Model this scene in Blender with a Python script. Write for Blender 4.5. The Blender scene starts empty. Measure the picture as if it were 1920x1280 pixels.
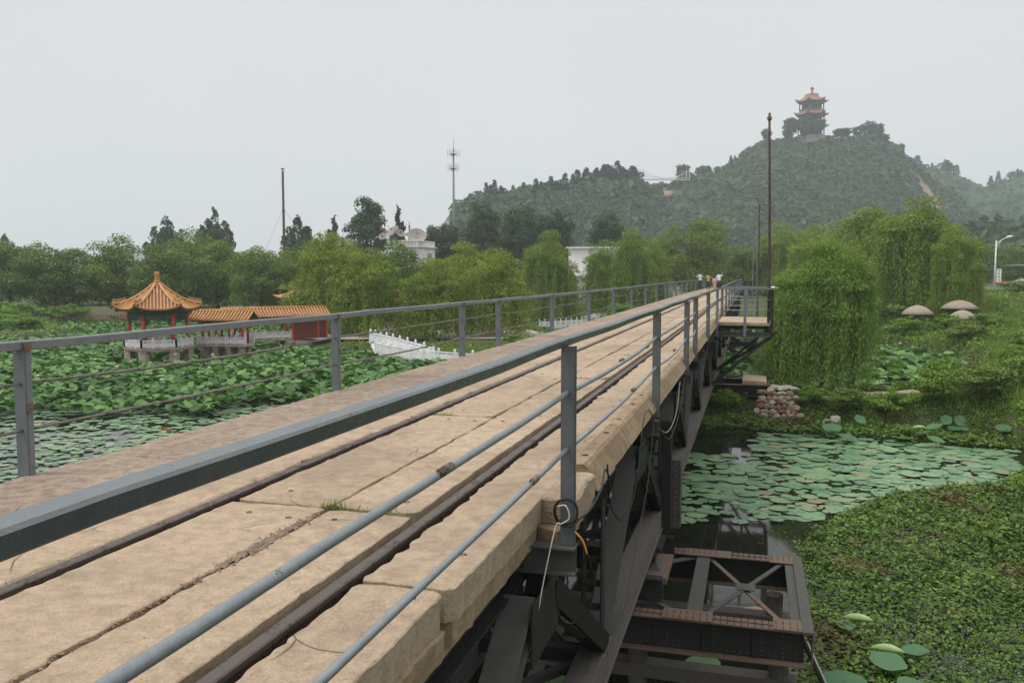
import bpy, math, random
import numpy as np
from mathutils import Vector, Matrix
R = math.radians
random.seed(7); rng = np.random.default_rng(7)
SC = bpy.context.scene
COL = SC.collection

# ------------------------------------------------------------------ camera, sky, sun, exposure
CAM_H = 1.48
cd = bpy.data.cameras.new('camera'); cam = bpy.data.objects.new('camera', cd); COL.objects.link(cam)
cd.sensor_width = 36; cd.lens = 30.0; cd.clip_start = 0.05; cd.clip_end = 6000
cam.location = (0, 0, CAM_H)
cam.rotation_euler = (R(90) - math.atan(122 / 1600), 0, R(15.76))
SC.camera = cam

SUN_EL, SUN_AZ = R(58), R(238)
wd = bpy.data.worlds.new('World'); SC.world = wd; wd.use_nodes = True
nt = wd.node_tree; nt.nodes.clear()
out = nt.nodes.new('ShaderNodeOutputWorld'); bg = nt.nodes.new('ShaderNodeBackground')
sky = nt.nodes.new('ShaderNodeTexSky'); sky.sky_type = 'NISHITA'; sky.sun_disc = False
sky.sun_elevation = SUN_EL; sky.sun_rotation = SUN_AZ; sky.dust_density = 4; sky.air_density = 1.2
tc = nt.nodes.new('ShaderNodeTexCoord'); sp = nt.nodes.new('ShaderNodeSeparateXYZ')
rmp = nt.nodes.new('ShaderNodeValToRGB'); mx = nt.nodes.new('ShaderNodeMix'); mx.data_type = 'RGBA'
nt.links.new(tc.outputs['Generated'], sp.inputs[0]); nt.links.new(sp.outputs['Z'], rmp.inputs[0])
e = rmp.color_ramp.elements
e[0].position = 0.0; e[0].color = (.67, .68, .70, 1)
e[1].position = 1.0; e[1].color = (1.75, 1.72, 1.66, 1)
m1 = e.new(.16); m1.color = (.70, .712, .73, 1)
m2 = e.new(.32); m2.color = (.685, .705, .73, 1)
mul = nt.nodes.new('ShaderNodeVectorMath'); mul.operation = 'SCALE'; mul.inputs['Scale'].default_value = 10.5
nzs = nt.nodes.new('ShaderNodeTexNoise'); nzs.inputs['Scale'].default_value = 1.6; nzs.inputs['Detail'].default_value = 3; nt.links.new(tc.outputs['Generated'], nzs.inputs['Vector'])
nzr = nt.nodes.new('ShaderNodeMapRange'); nzr.inputs[1].default_value = .3; nzr.inputs[2].default_value = .7; nzr.inputs[3].default_value = .955; nzr.inputs[4].default_value = 1.045; nt.links.new(nzs.outputs['Fac'], nzr.inputs[0])
mv = nt.nodes.new('ShaderNodeVectorMath'); mv.operation = 'SCALE'; nt.links.new(rmp.outputs[0], mv.inputs[0]); nt.links.new(nzr.outputs[0], mv.inputs['Scale'])
nt.links.new(mv.outputs[0], mul.inputs[0])
mx.inputs['Factor'].default_value = .93
nt.links.new(sky.outputs[0], mx.inputs['A']); nt.links.new(mul.outputs[0], mx.inputs['B'])
nt.links.new(mx.outputs['Result'], bg.inputs[0]); bg.inputs[1].default_value = 0.1
nt.links.new(bg.outputs[0], out.inputs[0])

sl = bpy.data.lights.new('sun', 'SUN'); sl.energy = 1.5; sl.angle = R(18); sl.color = (1.0, .95, .87)
so = bpy.data.objects.new('sun', sl); COL.objects.link(so)
sd = Vector((math.sin(SUN_AZ) * math.cos(SUN_EL), math.cos(SUN_AZ) * math.cos(SUN_EL), math.sin(SUN_EL)))
so.rotation_euler = sd.to_track_quat('Z', 'Y').to_euler()
vs = SC.view_settings; vs.view_transform = 'Standard'; vs.look = 'None'; vs.gamma = 1; vs.use_curve_mapping = False
vs.exposure = 0.06
SC.cycles.use_denoising = True
SC.cycles.max_bounces = 8; SC.cycles.diffuse_bounces = 3; SC.cycles.glossy_bounces = 3
SC.cycles.transmission_bounces = 3; SC.cycles.volume_bounces = 1; SC.cycles.transparent_max_bounces = 4

# ------------------------------------------------------------------ materials
def mat(name):
    m = bpy.data.materials.new(name); m.use_nodes = True
    n = m.node_tree; b = n.nodes['Principled BSDF']
    return m, n, b
class N:
    """small node-graph helper"""
    def __init__(s, n): s.n = n
    def pos(s): return s.n.nodes.new('ShaderNodeNewGeometry').outputs['Position']
    def objc(s): return s.n.nodes.new('ShaderNodeTexCoord').outputs['Object']
    def link(s, a, b): s.n.links.new(a, b)
    def noise(s, v, sc, det=4, rough=.6, dist=0):
        t = s.n.nodes.new('ShaderNodeTexNoise'); t.inputs['Scale'].default_value = sc
        t.inputs['Detail'].default_value = det; t.inputs['Roughness'].default_value = rough
        t.inputs['Distortion'].default_value = dist
        s.link(v, t.inputs['Vector']); return t.outputs['Fac']
    def voro(s, v, sc, feat='F1'):
        t = s.n.nodes.new('ShaderNodeTexVoronoi'); t.feature = feat; t.inputs['Scale'].default_value = sc
        s.link(v, t.inputs['Vector']); return t.outputs['Distance']
    def scale(s, v, k):
        t = s.n.nodes.new('ShaderNodeVectorMath'); t.operation = 'MULTIPLY'; t.inputs[1].default_value = k
        s.link(v, t.inputs[0]); return t.outputs[0]
    def ramp(s, f, stops):
        t = s.n.nodes.new('ShaderNodeValToRGB'); el = t.color_ramp.elements
        while len(el) < len(stops): el.new(.5)
        for q, (p, c) in zip(el, stops):
            q.position = p; q.color = (*c, 1) if not isinstance(c, (int, float)) else (c, c, c, 1)
        s.link(f, t.inputs[0]); return t.outputs[0]
    def mix(s, f, a, b, mode='MIX'):
        t = s.n.nodes.new('ShaderNodeMix'); t.data_type = 'RGBA'; t.blend_type = mode
        for v, i in ((f, 'Factor'), (a, 'A'), (b, 'B')):
            if isinstance(v, (int, float)): t.inputs[i].default_value = v if i == 'Factor' else (v, v, v, 1)
            elif isinstance(v, tuple): t.inputs[i].default_value = (*v, 1)
            else: s.link(v, t.inputs[i])
        return t.outputs['Result']
    def math(s, op, a, b=0.0):
        t = s.n.nodes.new('ShaderNodeMath'); t.operation = op
        for v, i in ((a, 0), (b, 1)):
            if isinstance(v, (int, float)): t.inputs[i].default_value = v
            else: s.link(v, t.inputs[i])
        return t.outputs[0]
    def bump(s, h, st, d, prev=None):
        t = s.n.nodes.new('ShaderNodeBump'); t.inputs['Strength'].default_value = st
        t.inputs['Distance'].default_value = d; s.link(h, t.inputs['Height'])
        if prev is not None: s.link(prev, t.inputs['Normal'])
        return t.outputs[0]
    def obrand(s): return s.n.nodes.new('ShaderNodeObjectInfo').outputs['Random']
    def island(s): return s.n.nodes.new('ShaderNodeNewGeometry').outputs['Random Per Island']
    def sep(s, v):
        t = s.n.nodes.new('ShaderNodeSeparateXYZ'); s.link(v, t.inputs[0]); return t.outputs

def m_concrete(name, lo, mid, hi, rough_amt=.5, dirt=.5):
    m, n, b = mat(name); g = N(n); p = g.pos()
    big = g.noise(p, .9, 5, .65); med = g.noise(p, 9, 6, .7); fine = g.noise(p, 70, 5, .75)
    c = g.mix(g.ramp(big, [(.3, 0.), (.7, 1.)]), mid, hi)
    c = g.mix(g.math('MULTIPLY', g.ramp(med, [(.38, 1.), (.56, 0.)]), dirt), c, lo)
    c = g.mix(.55, c, g.ramp(fine, [(.3, .45), (.5, 1.), (.7, 1.3)]), 'MULTIPLY')
    # streaky wear along the track and pale chips
    st = g.noise(g.scale(p, (3, 2.2, 3)), 6, 6, .75)
    c = g.mix(.6, c, g.ramp(st, [(.33, .80), (.50, 1.)]), 'MULTIPLY')
    sk = g.noise(p, 160, 2, .5)
    c = g.mix(g.ramp(sk, [(.72, 0.), (.76, .6)]), c, (.60, .55, .48))
    c = g.mix(g.ramp(g.noise(p, 38, 3, .6), [(.68, 0.), (.71, .75)]), c, (.07, .055, .045))
    # hairline cracks
    nz = n.nodes.new('ShaderNodeTexNoise'); nz.inputs['Scale'].default_value = 2.5; g.link(p, nz.inputs['Vector'])
    va = n.nodes.new('ShaderNodeVectorMath'); va.operation = 'MULTIPLY_ADD'; va.inputs[1].default_value = (.22, .22, .22)
    g.link(nz.outputs['Color'], va.inputs[0]); g.link(p, va.inputs[2])
    ed = g.voro(va.outputs[0], .8, 'DISTANCE_TO_EDGE')
    cr = g.math('MULTIPLY', g.ramp(ed, [(.0, 1.), (.0045, 0.)]), g.ramp(g.noise(p, 1.1, 2), [(.52, 0.), (.58, 1.)]))
    c = g.mix(g.math('MULTIPLY', cr, .75), c, (.05, .035, .025))
    c = g.mix(.25, c, g.ramp(g.obrand(), [(0, .72), (1, 1.2)]), 'MULTIPLY')
    g.link(c, b.inputs['Base Color']); b.inputs['Roughness'].default_value = .92
    b.inputs['Specular IOR Level'].default_value = .25
    # pitted, exposed aggregate in patches
    ag = g.ramp(g.noise(p, 1.6, 4, .7), [(.48, 0.), (.62, 1.)])
    vz = g.voro(p, 75)
    h = g.math('ADD', g.math('MULTIPLY', vz, g.math('MULTIPLY', ag, rough_amt * 1.5)), g.math('MULTIPLY', med, .35))
    h = g.math('ADD', h, g.math('MULTIPLY', fine, .8 + rough_amt))
    h = g.math('SUBTRACT', h, g.math('MULTIPLY', cr, 1.5))
    st2 = g.ramp(g.noise(p, .55, 5, .75, .6), [(.47, 0.), (.62, 1.)])
    c2 = g.mix(g.math('MULTIPLY', st2, .42), c, lo)
    grit = g.ramp(g.noise(p, 240, 3, .8), [(.35, .72), (.5, 1.), (.65, 1.18)])
    g.link(g.mix(.8, c2, grit, 'MULTIPLY'), b.inputs['Base Color'])
    g.link(g.bump(h, .9, .007), b.inputs['Normal'])
    return m
M = {}
M['deck'] = m_concrete('deck_concrete', (.19, .14, .10), (.42, .318, .222), (.49, .385, .28), .6, .4)
M['band'] = m_concrete('rough_concrete', (.17, .12, .088), (.385, .296, .225), (.46, .37, .295), 1.5, .6)
M['curb'] = m_concrete('curb_concrete', (.17, .12, .075), (.33, .24, .15), (.42, .32, .21), .7, .5)

def m_paint(name, base, rust=.5, rough=.45, metal=.0, scale=1.0, rustcol=(.16, .065, .03)):
    m, n, b = mat(name); g = N(n); p = g.pos()
    a = g.noise(p, 3 * scale, 6, .7); f = g.noise(p, 34 * scale, 4, .7)
    c = g.mix(.6, base, g.ramp(a, [(.3, .72), (.7, 1.22)]), 'MULTIPLY')
    c = g.mix(.3, c, g.ramp(f, [(.35, .6), (.6, 1.1)]), 'MULTIPLY')
    th = .74 - .22 * rust
    msk = g.ramp(g.math('ADD', g.math('MULTIPLY', a, .55), g.math('MULTIPLY', f, .45)), [(th - .02, 0.), (th + .03, 1.)])
    c = g.mix(msk, c, g.mix(f, rustcol, tuple(x * .45 for x in rustcol)))
    g.link(c, b.inputs['Base Color'])
    g.link(g.ramp(msk, [(0, rough), (1, .9)]), b.inputs['Roughness']); b.inputs['Metallic'].default_value = metal
    g.link(g.bump(f, .35, .004), b.inputs['Normal'])
    return m
M['rail_paint'] = m_paint('blue_grey_rail_paint', (.150, .170, .182), .62, .42, 0, 2.6)
M['rail_shaded'] = m_paint('shaded_handrail_paint', (.102, .116, .124), .62, .27, 0, 2.8)  # rail paint darkened: shade and foliage reflection put into the colour
M['pipe'] = m_paint('galvanised_pipe', (.24, .268, .285), .5, .4, .3, 2.0)
M['rusty_rod'] = m_paint('rusty_rod_steel', (.20, .185, .17), 1.0, .7, .1, 2.0, (.12, .075, .05))
M['track'] = m_paint('track_rail_steel', (.10, .078, .068), .9, .5, .35, 2, (.07, .042, .032))
M['truss'] = m_paint('dark_truss_paint', (.026, .028, .025), .25, .62, 0, 1.2)
M['truss_shade'] = m_paint('shaded_truss_paint', (.014, .015, .013), .1, .7, 0, 1.2)  # truss paint taken near black to paint the shade inside the truss
M['truss_pale'] = m_paint('weathered_truss_paint', (.078, .078, .072), .5, .7, 0, 2, (.11, .07, .045))
for _n in ('truss', 'truss_shade', 'truss_pale'): M[_n].node_tree.nodes['Principled BSDF'].inputs['Specular IOR Level'].default_value = .18
M['rust'] = m_paint('rusty_flange', (.150, .105, .078), .85, .9, 0, 2.5, (.19, .08, .035))
M['chordrust'] = m_paint('weathered_chord', (.10, .088, .076), .75, .8, 0, 2, (.13, .075, .05))
M['rustpole'] = m_paint('rusty_pole_steel', (.10, .085, .07), 1.2, .85, 0, 1.5, (.07, .045, .03))
M['whitepaint'] = m_paint('white_lamp_paint', (.75, .76, .77), -.4, .4)
M['tower_grey'] = m_paint('grey_mast_paint', (.16, .18, .18), 0, .5)

def m_plain(name, c, rough=.8, var=.25, sc=6, bump=.2, spec=.3):
    m, n, b = mat(name); g = N(n); p = g.objc()
    f = g.noise(p, sc, 5, .65)
    g.link(g.mix(1.0, c, g.ramp(f, [(.3, 1 - var), (.7, 1 + var)]), 'MULTIPLY'), b.inputs['Base Color'])
    b.inputs['Roughness'].default_value = rough; b.inputs['Specular IOR Level'].default_value = spec
    if bump: g.link(g.bump(f, bump, .02), b.inputs['Normal'])
    return m
M['pile'] = m_plain('pile_concrete', (.36, .30, .24), .9, .35, 3)
M['marble'] = m_plain('white_marble', (.72, .72, .74), .6, .12, 3)
M['marble_grey'] = m_plain('greyed_white_stone', (.62, .60, .60), .7, .15, 5)
M['redcol'] = m_plain('red_lacquer', (.42, .055, .05), .5, .2, 4)
M['redwall'] = m_plain('dull_red_wall', (.15, .036, .032), .8, .25, 2)
M['green_beam'] = m_plain('green_painted_beam', (.02, .085, .06), .6, .4, 9)
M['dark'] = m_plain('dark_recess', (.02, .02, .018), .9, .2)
M['paving'] = m_plain('pale_terrace_paving', (.42, .37, .33), .9, .2, 1.5)
M['whitewall'] = m_plain('white_render', (.72, .70, .70), .85, .1, 1)
M['farwall'] = m_plain('pinkish_stone_wall', (.33, .24, .18), .95, .35, 3)
M['dish'] = m_plain('grey_mesh_dish', (.34, .32, .30), .6, .12, 5)
M['orange'] = m_plain('orange_canvas', (.80, .20, .05), .8, .08)
M['white'] = m_plain('white_plastic', (.8, .8, .8), .5, .04)
M['mushroom'] = m_plain('tan_concrete_cap', (.30, .25, .195), .9, .15, 3)
M['black'] = m_plain('black_cable', (.012, .012, .012), .5, .1, bump=0)
M['cream'] = m_plain('cream_cable', (.55, .50, .40), .6, .1, bump=0)
M['yellow'] = m_plain('yellow_tape', (.75, .38, .05), .6, .1, bump=0)
M['bark'] = m_plain('bark', (.085, .065, .045), .95, .4, 8, .6)
M['skin'] = m_plain('skin', (.42, .25, .18), .6, .05, bump=0)
M['hair'] = m_plain('hair', (.015, .012, .01), .6, .1, bump=0)
M['shirt_white'] = m_plain('white_cotton', (.78, .78, .80), .9, .06, 12)
M['shirt_yellow'] = m_plain('yellow_green_cotton', (.50, .52, .10), .9, .06, 12)
M['shirt_pink'] = m_plain('pink_cotton', (.65, .32, .42), .9, .06, 12)
M['trousers'] = m_plain('navy_cloth', (.025, .03, .05), .9, .1, 12)
M['denim'] = m_plain('blue_board', (.05, .22, .45), .7, .1)
M['ink'] = m_plain('dark_ink', (.05, .06, .05), .7, .1, bump=0)

def m_tile(name, base, pale=(.62, .50, .38)):
    m, n, b = mat(name); g = N(n); p = g.objc()
    a = g.noise(p, 1.6, 5, .7); f = g.noise(p, 14, 3, .7)
    c = g.mix(g.ramp(a, [(.35, 0.), (.65, 1.)]), base, tuple(x * .62 for x in base))
    c = g.mix(g.ramp(f, [(.58, 0.), (.66, .85)]), c, pale)
    c = g.mix(g.ramp(g.noise(p, 22, 2), [(.62, 0.), (.7, .7)]), c, (.07, .03, .015))
    g.link(c, b.inputs['Base Color']); b.inputs['Roughness'].default_value = .38
    return m
M['tile'] = m_tile('orange_glazed_tile', (.56, .26, .055), (.72, .62, .50))
M['tile_valley_shade'] = m_tile('tile_channel_shade', (.24, .085, .025), (.35, .22, .14))  # tile colour darkened to paint the shade between the cover rows
M['tile_far'] = m_plain('red_orange_tile', (.27, .115, .085), .6, .2, 1)
M['tower_body'] = m_plain('blue_grey_timber', (.10, .10, .13), .8, .3, .5)

def m_leaf(name, dark, mid, light, sc=.35, trans=.35, rough=.6, warm=None):
    m, n, b = mat(name); g = N(n)
    i = g.island(); o = g.objc()
    cl = g.noise(o, sc, 3, .6)
    f = g.math('ADD', g.math('MULTIPLY', i, .55), g.math('MULTIPLY', cl, .55))
    c = g.ramp(f, [(.2, dark), (.52, mid), (.88, light)])
    if warm: c = g.mix(g.ramp(g.noise(g.pos(), .45, 3, .6), [(.53, 0.), (.66, .75)]), c, warm)
    c = g.mix(.35, c, g.ramp(g.obrand(), [(0, (.75, .82, .8)), (1, (1.2, 1.12, .95))]), 'MULTIPLY')
    g.link(c, b.inputs['Base Color']); b.inputs['Roughness'].default_value = rough
    b.inputs['Specular IOR Level'].default_value = .25
    t = n.nodes.new('ShaderNodeBsdfTranslucent'); g.link(g.mix(1.0, c, (1.0, 1.05, .6), 'MULTIPLY'), t.inputs[0])
    ms = n.nodes.new('ShaderNodeMixShader'); ms.inputs[0].default_value = trans
    g.link(b.outputs[0], ms.inputs[1]); g.link(t.outputs[0], ms.inputs[2])
    g.link(ms.outputs[0], n.nodes['Material Output'].inputs[0])
    return m
M['willow'] = m_leaf('willow_leaf', (0.060, 0.102, 0.017), (0.180, 0.270, 0.041), (0.324, 0.420, 0.072), .5, .35)
M['willow_near'] = m_leaf('near_willow_leaf', (0.050, 0.101, 0.020), (0.151, 0.252, 0.050), (0.280, 0.403, 0.090), .9, .4)
M['willow_lush'] = m_leaf('yellow_willow_leaf', (0.062, 0.101, 0.013), (0.185, 0.263, 0.034), (0.325, 0.392, 0.067), .5, .35)
M['round'] = m_leaf('broad_leaf', (0.046, 0.085, 0.018), (0.130, 0.202, 0.042), (0.240, 0.325, 0.065), .4, .3)
M['round2'] = m_leaf('olive_leaf', (0.060, 0.096, 0.017), (0.144, 0.210, 0.036), (0.240, 0.324, 0.060), .4, .3)
M['poplar'] = m_leaf('poplar_leaf', (0.022, 0.046, 0.020), (0.053, 0.090, 0.037), (0.094, 0.143, 0.057), .4, .25)
M['hillbush'] = m_leaf('hill_scrub_leaf', (.015, .040, .016), (.036, .080, .030), (.075, .122, .038), .05, .2)
M['weed'] = m_leaf('bank_weed_leaf', (0.055, 0.116, 0.017), (0.146, 0.268, 0.037), (0.268, 0.403, 0.073), .25, .35)
M['grass'] = m_leaf('grass_blade', (0.081, 0.132, 0.023), (0.161, 0.241, 0.046), (0.276, 0.333, 0.092), .3, .35)
M['waterweed'] = m_leaf('water_weed_leaf', (0.033, 0.077, 0.013), (0.083, 0.165, 0.024), (0.209, 0.308, 0.061), .8, .25, .5, (.14, .085, .03))
M['lotus'] = m_leaf('lotus_leaf', (0.032, 0.086, 0.024), (0.081, 0.189, 0.045), (0.205, 0.367, 0.097), .12, .25, .42)
M['leaf_pale'] = m_plain('rolled_leaf_underside', (.30, .42, .17), .6, .15, 9, .2)
M['lotus_big'] = m_leaf('lotus_blade', (.08, .19, .10), (.12, .26, .135), (.18, .33, .16), .8, .45, .4)
M['pad'] = None
def m_pad():
    m, n, b = mat('lily_pad'); g = N(n)
    r = g.obrand(); i = g.island()
    k = g.math('FRACT', g.math('ADD', r, i), 0)
    c = g.ramp(k, [(0, (.08, .175, .09)), (.45, (.125, .24, .125)), (.86, (.17, .29, .135)), (.955, (.20, .26, .13)), (1, (.22, .18, .11))])
    c = g.mix(g.ramp(g.noise(g.pos(), 9, 3, .6), [(.6, 0.), (.68, .6)]), c, (.20, .15, .09))
    g.link(c, b.inputs['Base Color']); b.inputs['Roughness'].default_value = .42
    g.link(g.bump(g.noise(g.objc(), 6, 2), .3, .02), b.inputs['Normal'])
    return m
M['pad'] = m_pad()
M['petal'] = m_plain('lotus_petal', (.85, .78, .76), .6, .05, bump=0)

def m_water():
    m, n, b = mat('pond_water'); g = N(n); p = g.pos()
    g.link(g.ramp(g.noise(p, .3, 4), [(.3, (.010, .012, .008)), (.7, (.022, .024, .014))]), b.inputs['Base Color'])
    b.inputs['Roughness'].default_value = .045; b.inputs['IOR'].default_value = 1.33
    g.link(g.bump(g.noise(p, 2.2, 3), .06, .02), b.inputs['Normal'])
    return m
M['water'] = m_water()
def m_ground():
    m, n, b = mat('bank_earth'); g = N(n); p = g.pos()
    a = g.noise(p, .25, 6, .7); f = g.noise(p, 6, 5, .7)
    c = g.mix(g.ramp(a, [(.4, 0.), (.6, 1.)]), (.045, .075, .018), (.075, .095, .03))
    c = g.mix(g.ramp(f, [(.45, 0.), (.7, .7)]), c, (.10, .085, .05))
    g.link(c, b.inputs['Base Color']); b.inputs['Roughness'].default_value = .95
    g.link(g.bump(f, .8, .15), b.inputs['Normal']); return m
M['ground'] = m_ground()
def m_hill():
    m, n, b = mat('hillside_scrub'); g = N(n); p = g.pos()
    a = g.noise(p, .05, 6, .7); f = g.noise(p, .35, 5, .75)
    c = g.ramp(f, [(.3, (.022, .052, .016)), (.55, (.045, .095, .027)), (.75, (.08, .13, .04))])
    c = g.mix(g.ramp(a, [(.66, 0.), (.74, .6)]), c, (.22, .15, .09))
    at = n.nodes.new('ShaderNodeAttribute'); at.attribute_name = 'bare'
    k = g.math('MULTIPLY', g.math('ADD', at.outputs['Fac'], g.math('MULTIPLY', g.math('SUBTRACT', f, .5), .8)), 1.0)
    c = g.mix(g.ramp(k, [(.35, 0.), (.55, 1.)]), c, (.36, .24, .16))
    g.link(c, b.inputs['Base Color']); b.inputs['Roughness'].default_value = .95
    g.link(g.bump(f, 1.0, 2.0), b.inputs['Normal']); return m
M['hill'] = m_hill()

# ------------------------------------------------------------------ mesh + object helpers
class MB:
    def __init__(s): s.v = []; s.f = []
    def add(s, vs, fs):
        k = len(s.v); s.v += [tuple(v) for v in vs]; s.f += [tuple(i + k for i in f) for f in fs]; return s
    def box(s, x0, x1, y0, y1, z0, z1):
        return s.add([(x0,y0,z0),(x1,y0,z0),(x1,y1,z0),(x0,y1,z0),(x0,y0,z1),(x1,y0,z1),(x1,y1,z1),(x0,y1,z1)],
                     [(0,3,2,1),(4,5,6,7),(0,1,5,4),(1,2,6,5),(2,3,7,6),(3,0,4,7)])
    def beam(s, a, b, w, h, up=(0, 0, 1)):
        a = Vector(a); b = Vector(b); d = (b - a).normalized(); u = Vector(up)
        r = d.cross(u)
        if r.length < 1e-4: r = d.cross(Vector((1, 0, 0)))
        r.normalize(); u = r.cross(d).normalized()
        c = [(-w/2,-h/2),(w/2,-h/2),(w/2,h/2),(-w/2,h/2)]
        vs = [a + r*x + u*y for x, y in c] + [b + r*x + u*y for x, y in c]
        return s.add(vs, [(3,2,1,0),(4,5,6,7),(0,1,5,4),(1,2,6,5),(2,3,7,6),(3,0,4,7)])
    def chan(s, a, b, w, h, t=.02, up=(0, 0, 1)):
        """channel/I section out of a web and two flanges; w across, h along up"""
        a = Vector(a); b = Vector(b); d = (b - a).normalized(); u = Vector(up)
        r = d.cross(u).normalized(); u = r.cross(d).normalized()
        s.beam(a, b, t, h - 2*t, u)
        s.beam(a + u*(h/2 - t/2), b + u*(h/2 - t/2), w, t, u)
        return s.beam(a - u*(h/2 - t/2), b - u*(h/2 - t/2), w, t, u)
    def tube(s, pts, rad, n=6, cap=True):
        pts = [Vector(p) for p in pts]; rad = rad if hasattr(rad, '__len__') else [rad]*len(pts)
        k = len(s.v); prev = None
        for i, p in enumerate(pts):
            d = (pts[min(i+1, len(pts)-1)] - pts[max(i-1, 0)]).normalized()
            if prev is None:
                prev = d.cross(Vector((0,0,1)))
                if prev.length < .1: prev = d.cross(Vector((1,0,0)))
            x = (prev - d*prev.dot(d)).normalized(); prev = x; y = d.cross(x)
            for j in range(n):
                a = 2*math.pi*j/n; s.v.append(tuple(p + x*math.cos(a)*rad[i] + y*math.sin(a)*rad[i]))
        for i in range(len(pts)-1):
            for j in range(n):
                a = k+i*n+j; b2 = k+i*n+(j+1) % n; s.f.append((a, b2, b2+n, a+n))
        if cap:
            s.f.append(tuple(k+j for j in reversed(range(n)))); s.f.append(tuple(k+(len(pts)-1)*n+j for j in range(n)))
        return s
    def lathe(s, prof, n=12, c=(0,0,0), rot=None):
        k = len(s.v)
        for r, z in prof:
            for j in range(n):
                a = 2*math.pi*j/n; p = Vector((r*math.cos(a), r*math.sin(a), z))
                if rot: p = rot @ p
                s.v.append((p.x+c[0], p.y+c[1], p.z+c[2]))
        for i in range(len(prof)-1):
            for j in range(n):
                a = k+i*n+j; b2 = k+i*n+(j+1) % n; s.f.append((a, b2, b2+n, a+n))
        return s
    def mesh(s, name):
        me = bpy.data.meshes.new(name); me.from_pydata(s.v, [], s.f); me.validate(); me.update(); return me
def obj(name, mb, m, parent=None, smooth=False, loc=None, **props):
    me = mb.mesh(name) if isinstance(mb, MB) else mb
    if m is not None and not me.materials: me.materials.append(M[m] if isinstance(m, str) else m)
    o = bpy.data.objects.new(name, me); COL.objects.link(o)
    if smooth: me.polygons.foreach_set('use_smooth', [True]*len(me.polygons))
    if parent: o.parent = parent
    if loc is not None: o.location = loc
    for k, v in props.items(): o[k] = v
    return o
def empty(name, loc=(0,0,0), rz=0, parent=None, **props):
    o = bpy.data.objects.new(name, None); COL.objects.link(o); o.location = loc; o.rotation_euler.z = rz
    o.empty_display_size = .2
    if parent: o.parent = parent
    for k, v in props.items(): o[k] = v
    return o
def copy_tree(root, loc, rz=0, scale=None, **props):
    r = root.copy(); COL.objects.link(r); r.location = loc; r.rotation_euler.z = rz
    if scale is not None: r.scale = scale
    for k, v in props.items(): r[k] = v
    for ch in root.children:
        c = ch.copy(); COL.objects.link(c); c.parent = r
        for g2 in ch.children:
            d = g2.copy(); COL.objects.link(d); d.parent = c
    return r
def np_mesh(name, V, F, m, smooth=False):
    """V (n,3), F (m,k) with all faces of k corners"""
    V = np.asarray(V, np.float32); F = np.asarray(F, np.int32); k = F.shape[1]
    me = bpy.data.meshes.new(name); me.vertices.add(len(V)); me.vertices.foreach_set('co', V.ravel())
    me.loops.add(F.size); me.loops.foreach_set('vertex_index', F.ravel())
    me.polygons.add(len(F)); me.polygons.foreach_set('loop_start', np.arange(0, F.size, k, dtype=np.int32))
    me.polygons.foreach_set('loop_total', np.full(len(F), k, np.int32))
    if smooth: me.polygons.foreach_set('use_smooth', np.ones(len(F), bool))
    me.update(calc_edges=True)
    me.materials.append(M[m] if isinstance(m, str) else m); return me
def unit(a): return a / np.maximum(np.linalg.norm(a, axis=-1, keepdims=True), 1e-9)
def leaf_quads(P, D, Nn, L, Wd):
    """diamond leaves: start P, direction D, facing Nn, length L, width Wd"""
    D = unit(D); S = unit(np.cross(D, Nn)); L = np.asarray(L)[..., None]; Wd = np.asarray(Wd)[..., None]
    a = P; b = P + D*L*.45 + S*Wd/2; c = P + D*L; d = P + D*L*.45 - S*Wd/2
    V = np.stack([a, b, c, d], 1).reshape(-1, 3); F = np.arange(len(V)).reshape(-1, 4)
    return V, F
def rnd(n, lo=0., hi=1.): return rng.uniform(lo, hi, n)
def sphere_pts(n): return unit(rng.normal(size=(n, 3)))

# ------------------------------------------------------------------ the ground: land polygons against the pond
WZ = -4.2
LAND_A = np.array([(-300,52),(-100,50),(-66,59),(-60,59),(-60,66),(-70,73),(-74,78),(-69,83),(-66,90),(-55,97),(-44,93),(-37.5,84),(-36,75),
    (-38,66),(-36.5,60),(-33,57.4),(-28,56),(-24.3,54),(-19.5,50),(-12,48.8),(-9,50),(-8,62),(-12,66),(-19,70),(-20,81),(-13,85),(-4,86),
    (2,85.5),(6,80),(7,75),(9.0,67),(12.4,60),(12.6,56),(11.2,50),(11,45),(8.5,39.8),(3,38.8),(.3,38.4),(-5.8,38),(-5.8,34.6),(.3,34.6),(3.5,34.2),(6,34),(8,33.5),(8.9,32),
    (7.4,26),(5.9,21),(3.9,13),(3.2,6),(3,-6),(5,-20),(30,-70),(400,-70),(400,400),(-300,400)], float)
def seg_dist(P, poly):
    d = np.full(len(P), 1e9); ins = np.zeros(len(P), bool)
    n = len(poly)
    for i in range(n):
        a = poly[i]; b = poly[(i+1) % n]; ab = b-a; t = np.clip(((P-a)@ab)/(ab@ab), 0, 1)
        d = np.minimum(d, np.linalg.norm(P - (a + t[:, None]*ab), axis=1))
        c = ((a[1] > P[:, 1]) != (b[1] > P[:, 1]))
        with np.errstate(divide='ignore', invalid='ignore'):
            xi = (b[0]-a[0])*(P[:, 1]-a[1])/(b[1]-a[1]+1e-12)+a[0]
        ins ^= c & (P[:, 0] < xi)
    return np.where(ins, d, -d)
def vnoise(x, y, s, seed=0):
    return (np.sin(x*s*1.3+seed)*np.cos(y*s*1.1+seed*2.1) + .5*np.sin(x*s*2.7+y*s*1.9+seed*3) + .25*np.cos(x*s*5.1-y*s*4.3+seed))/1.75
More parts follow.
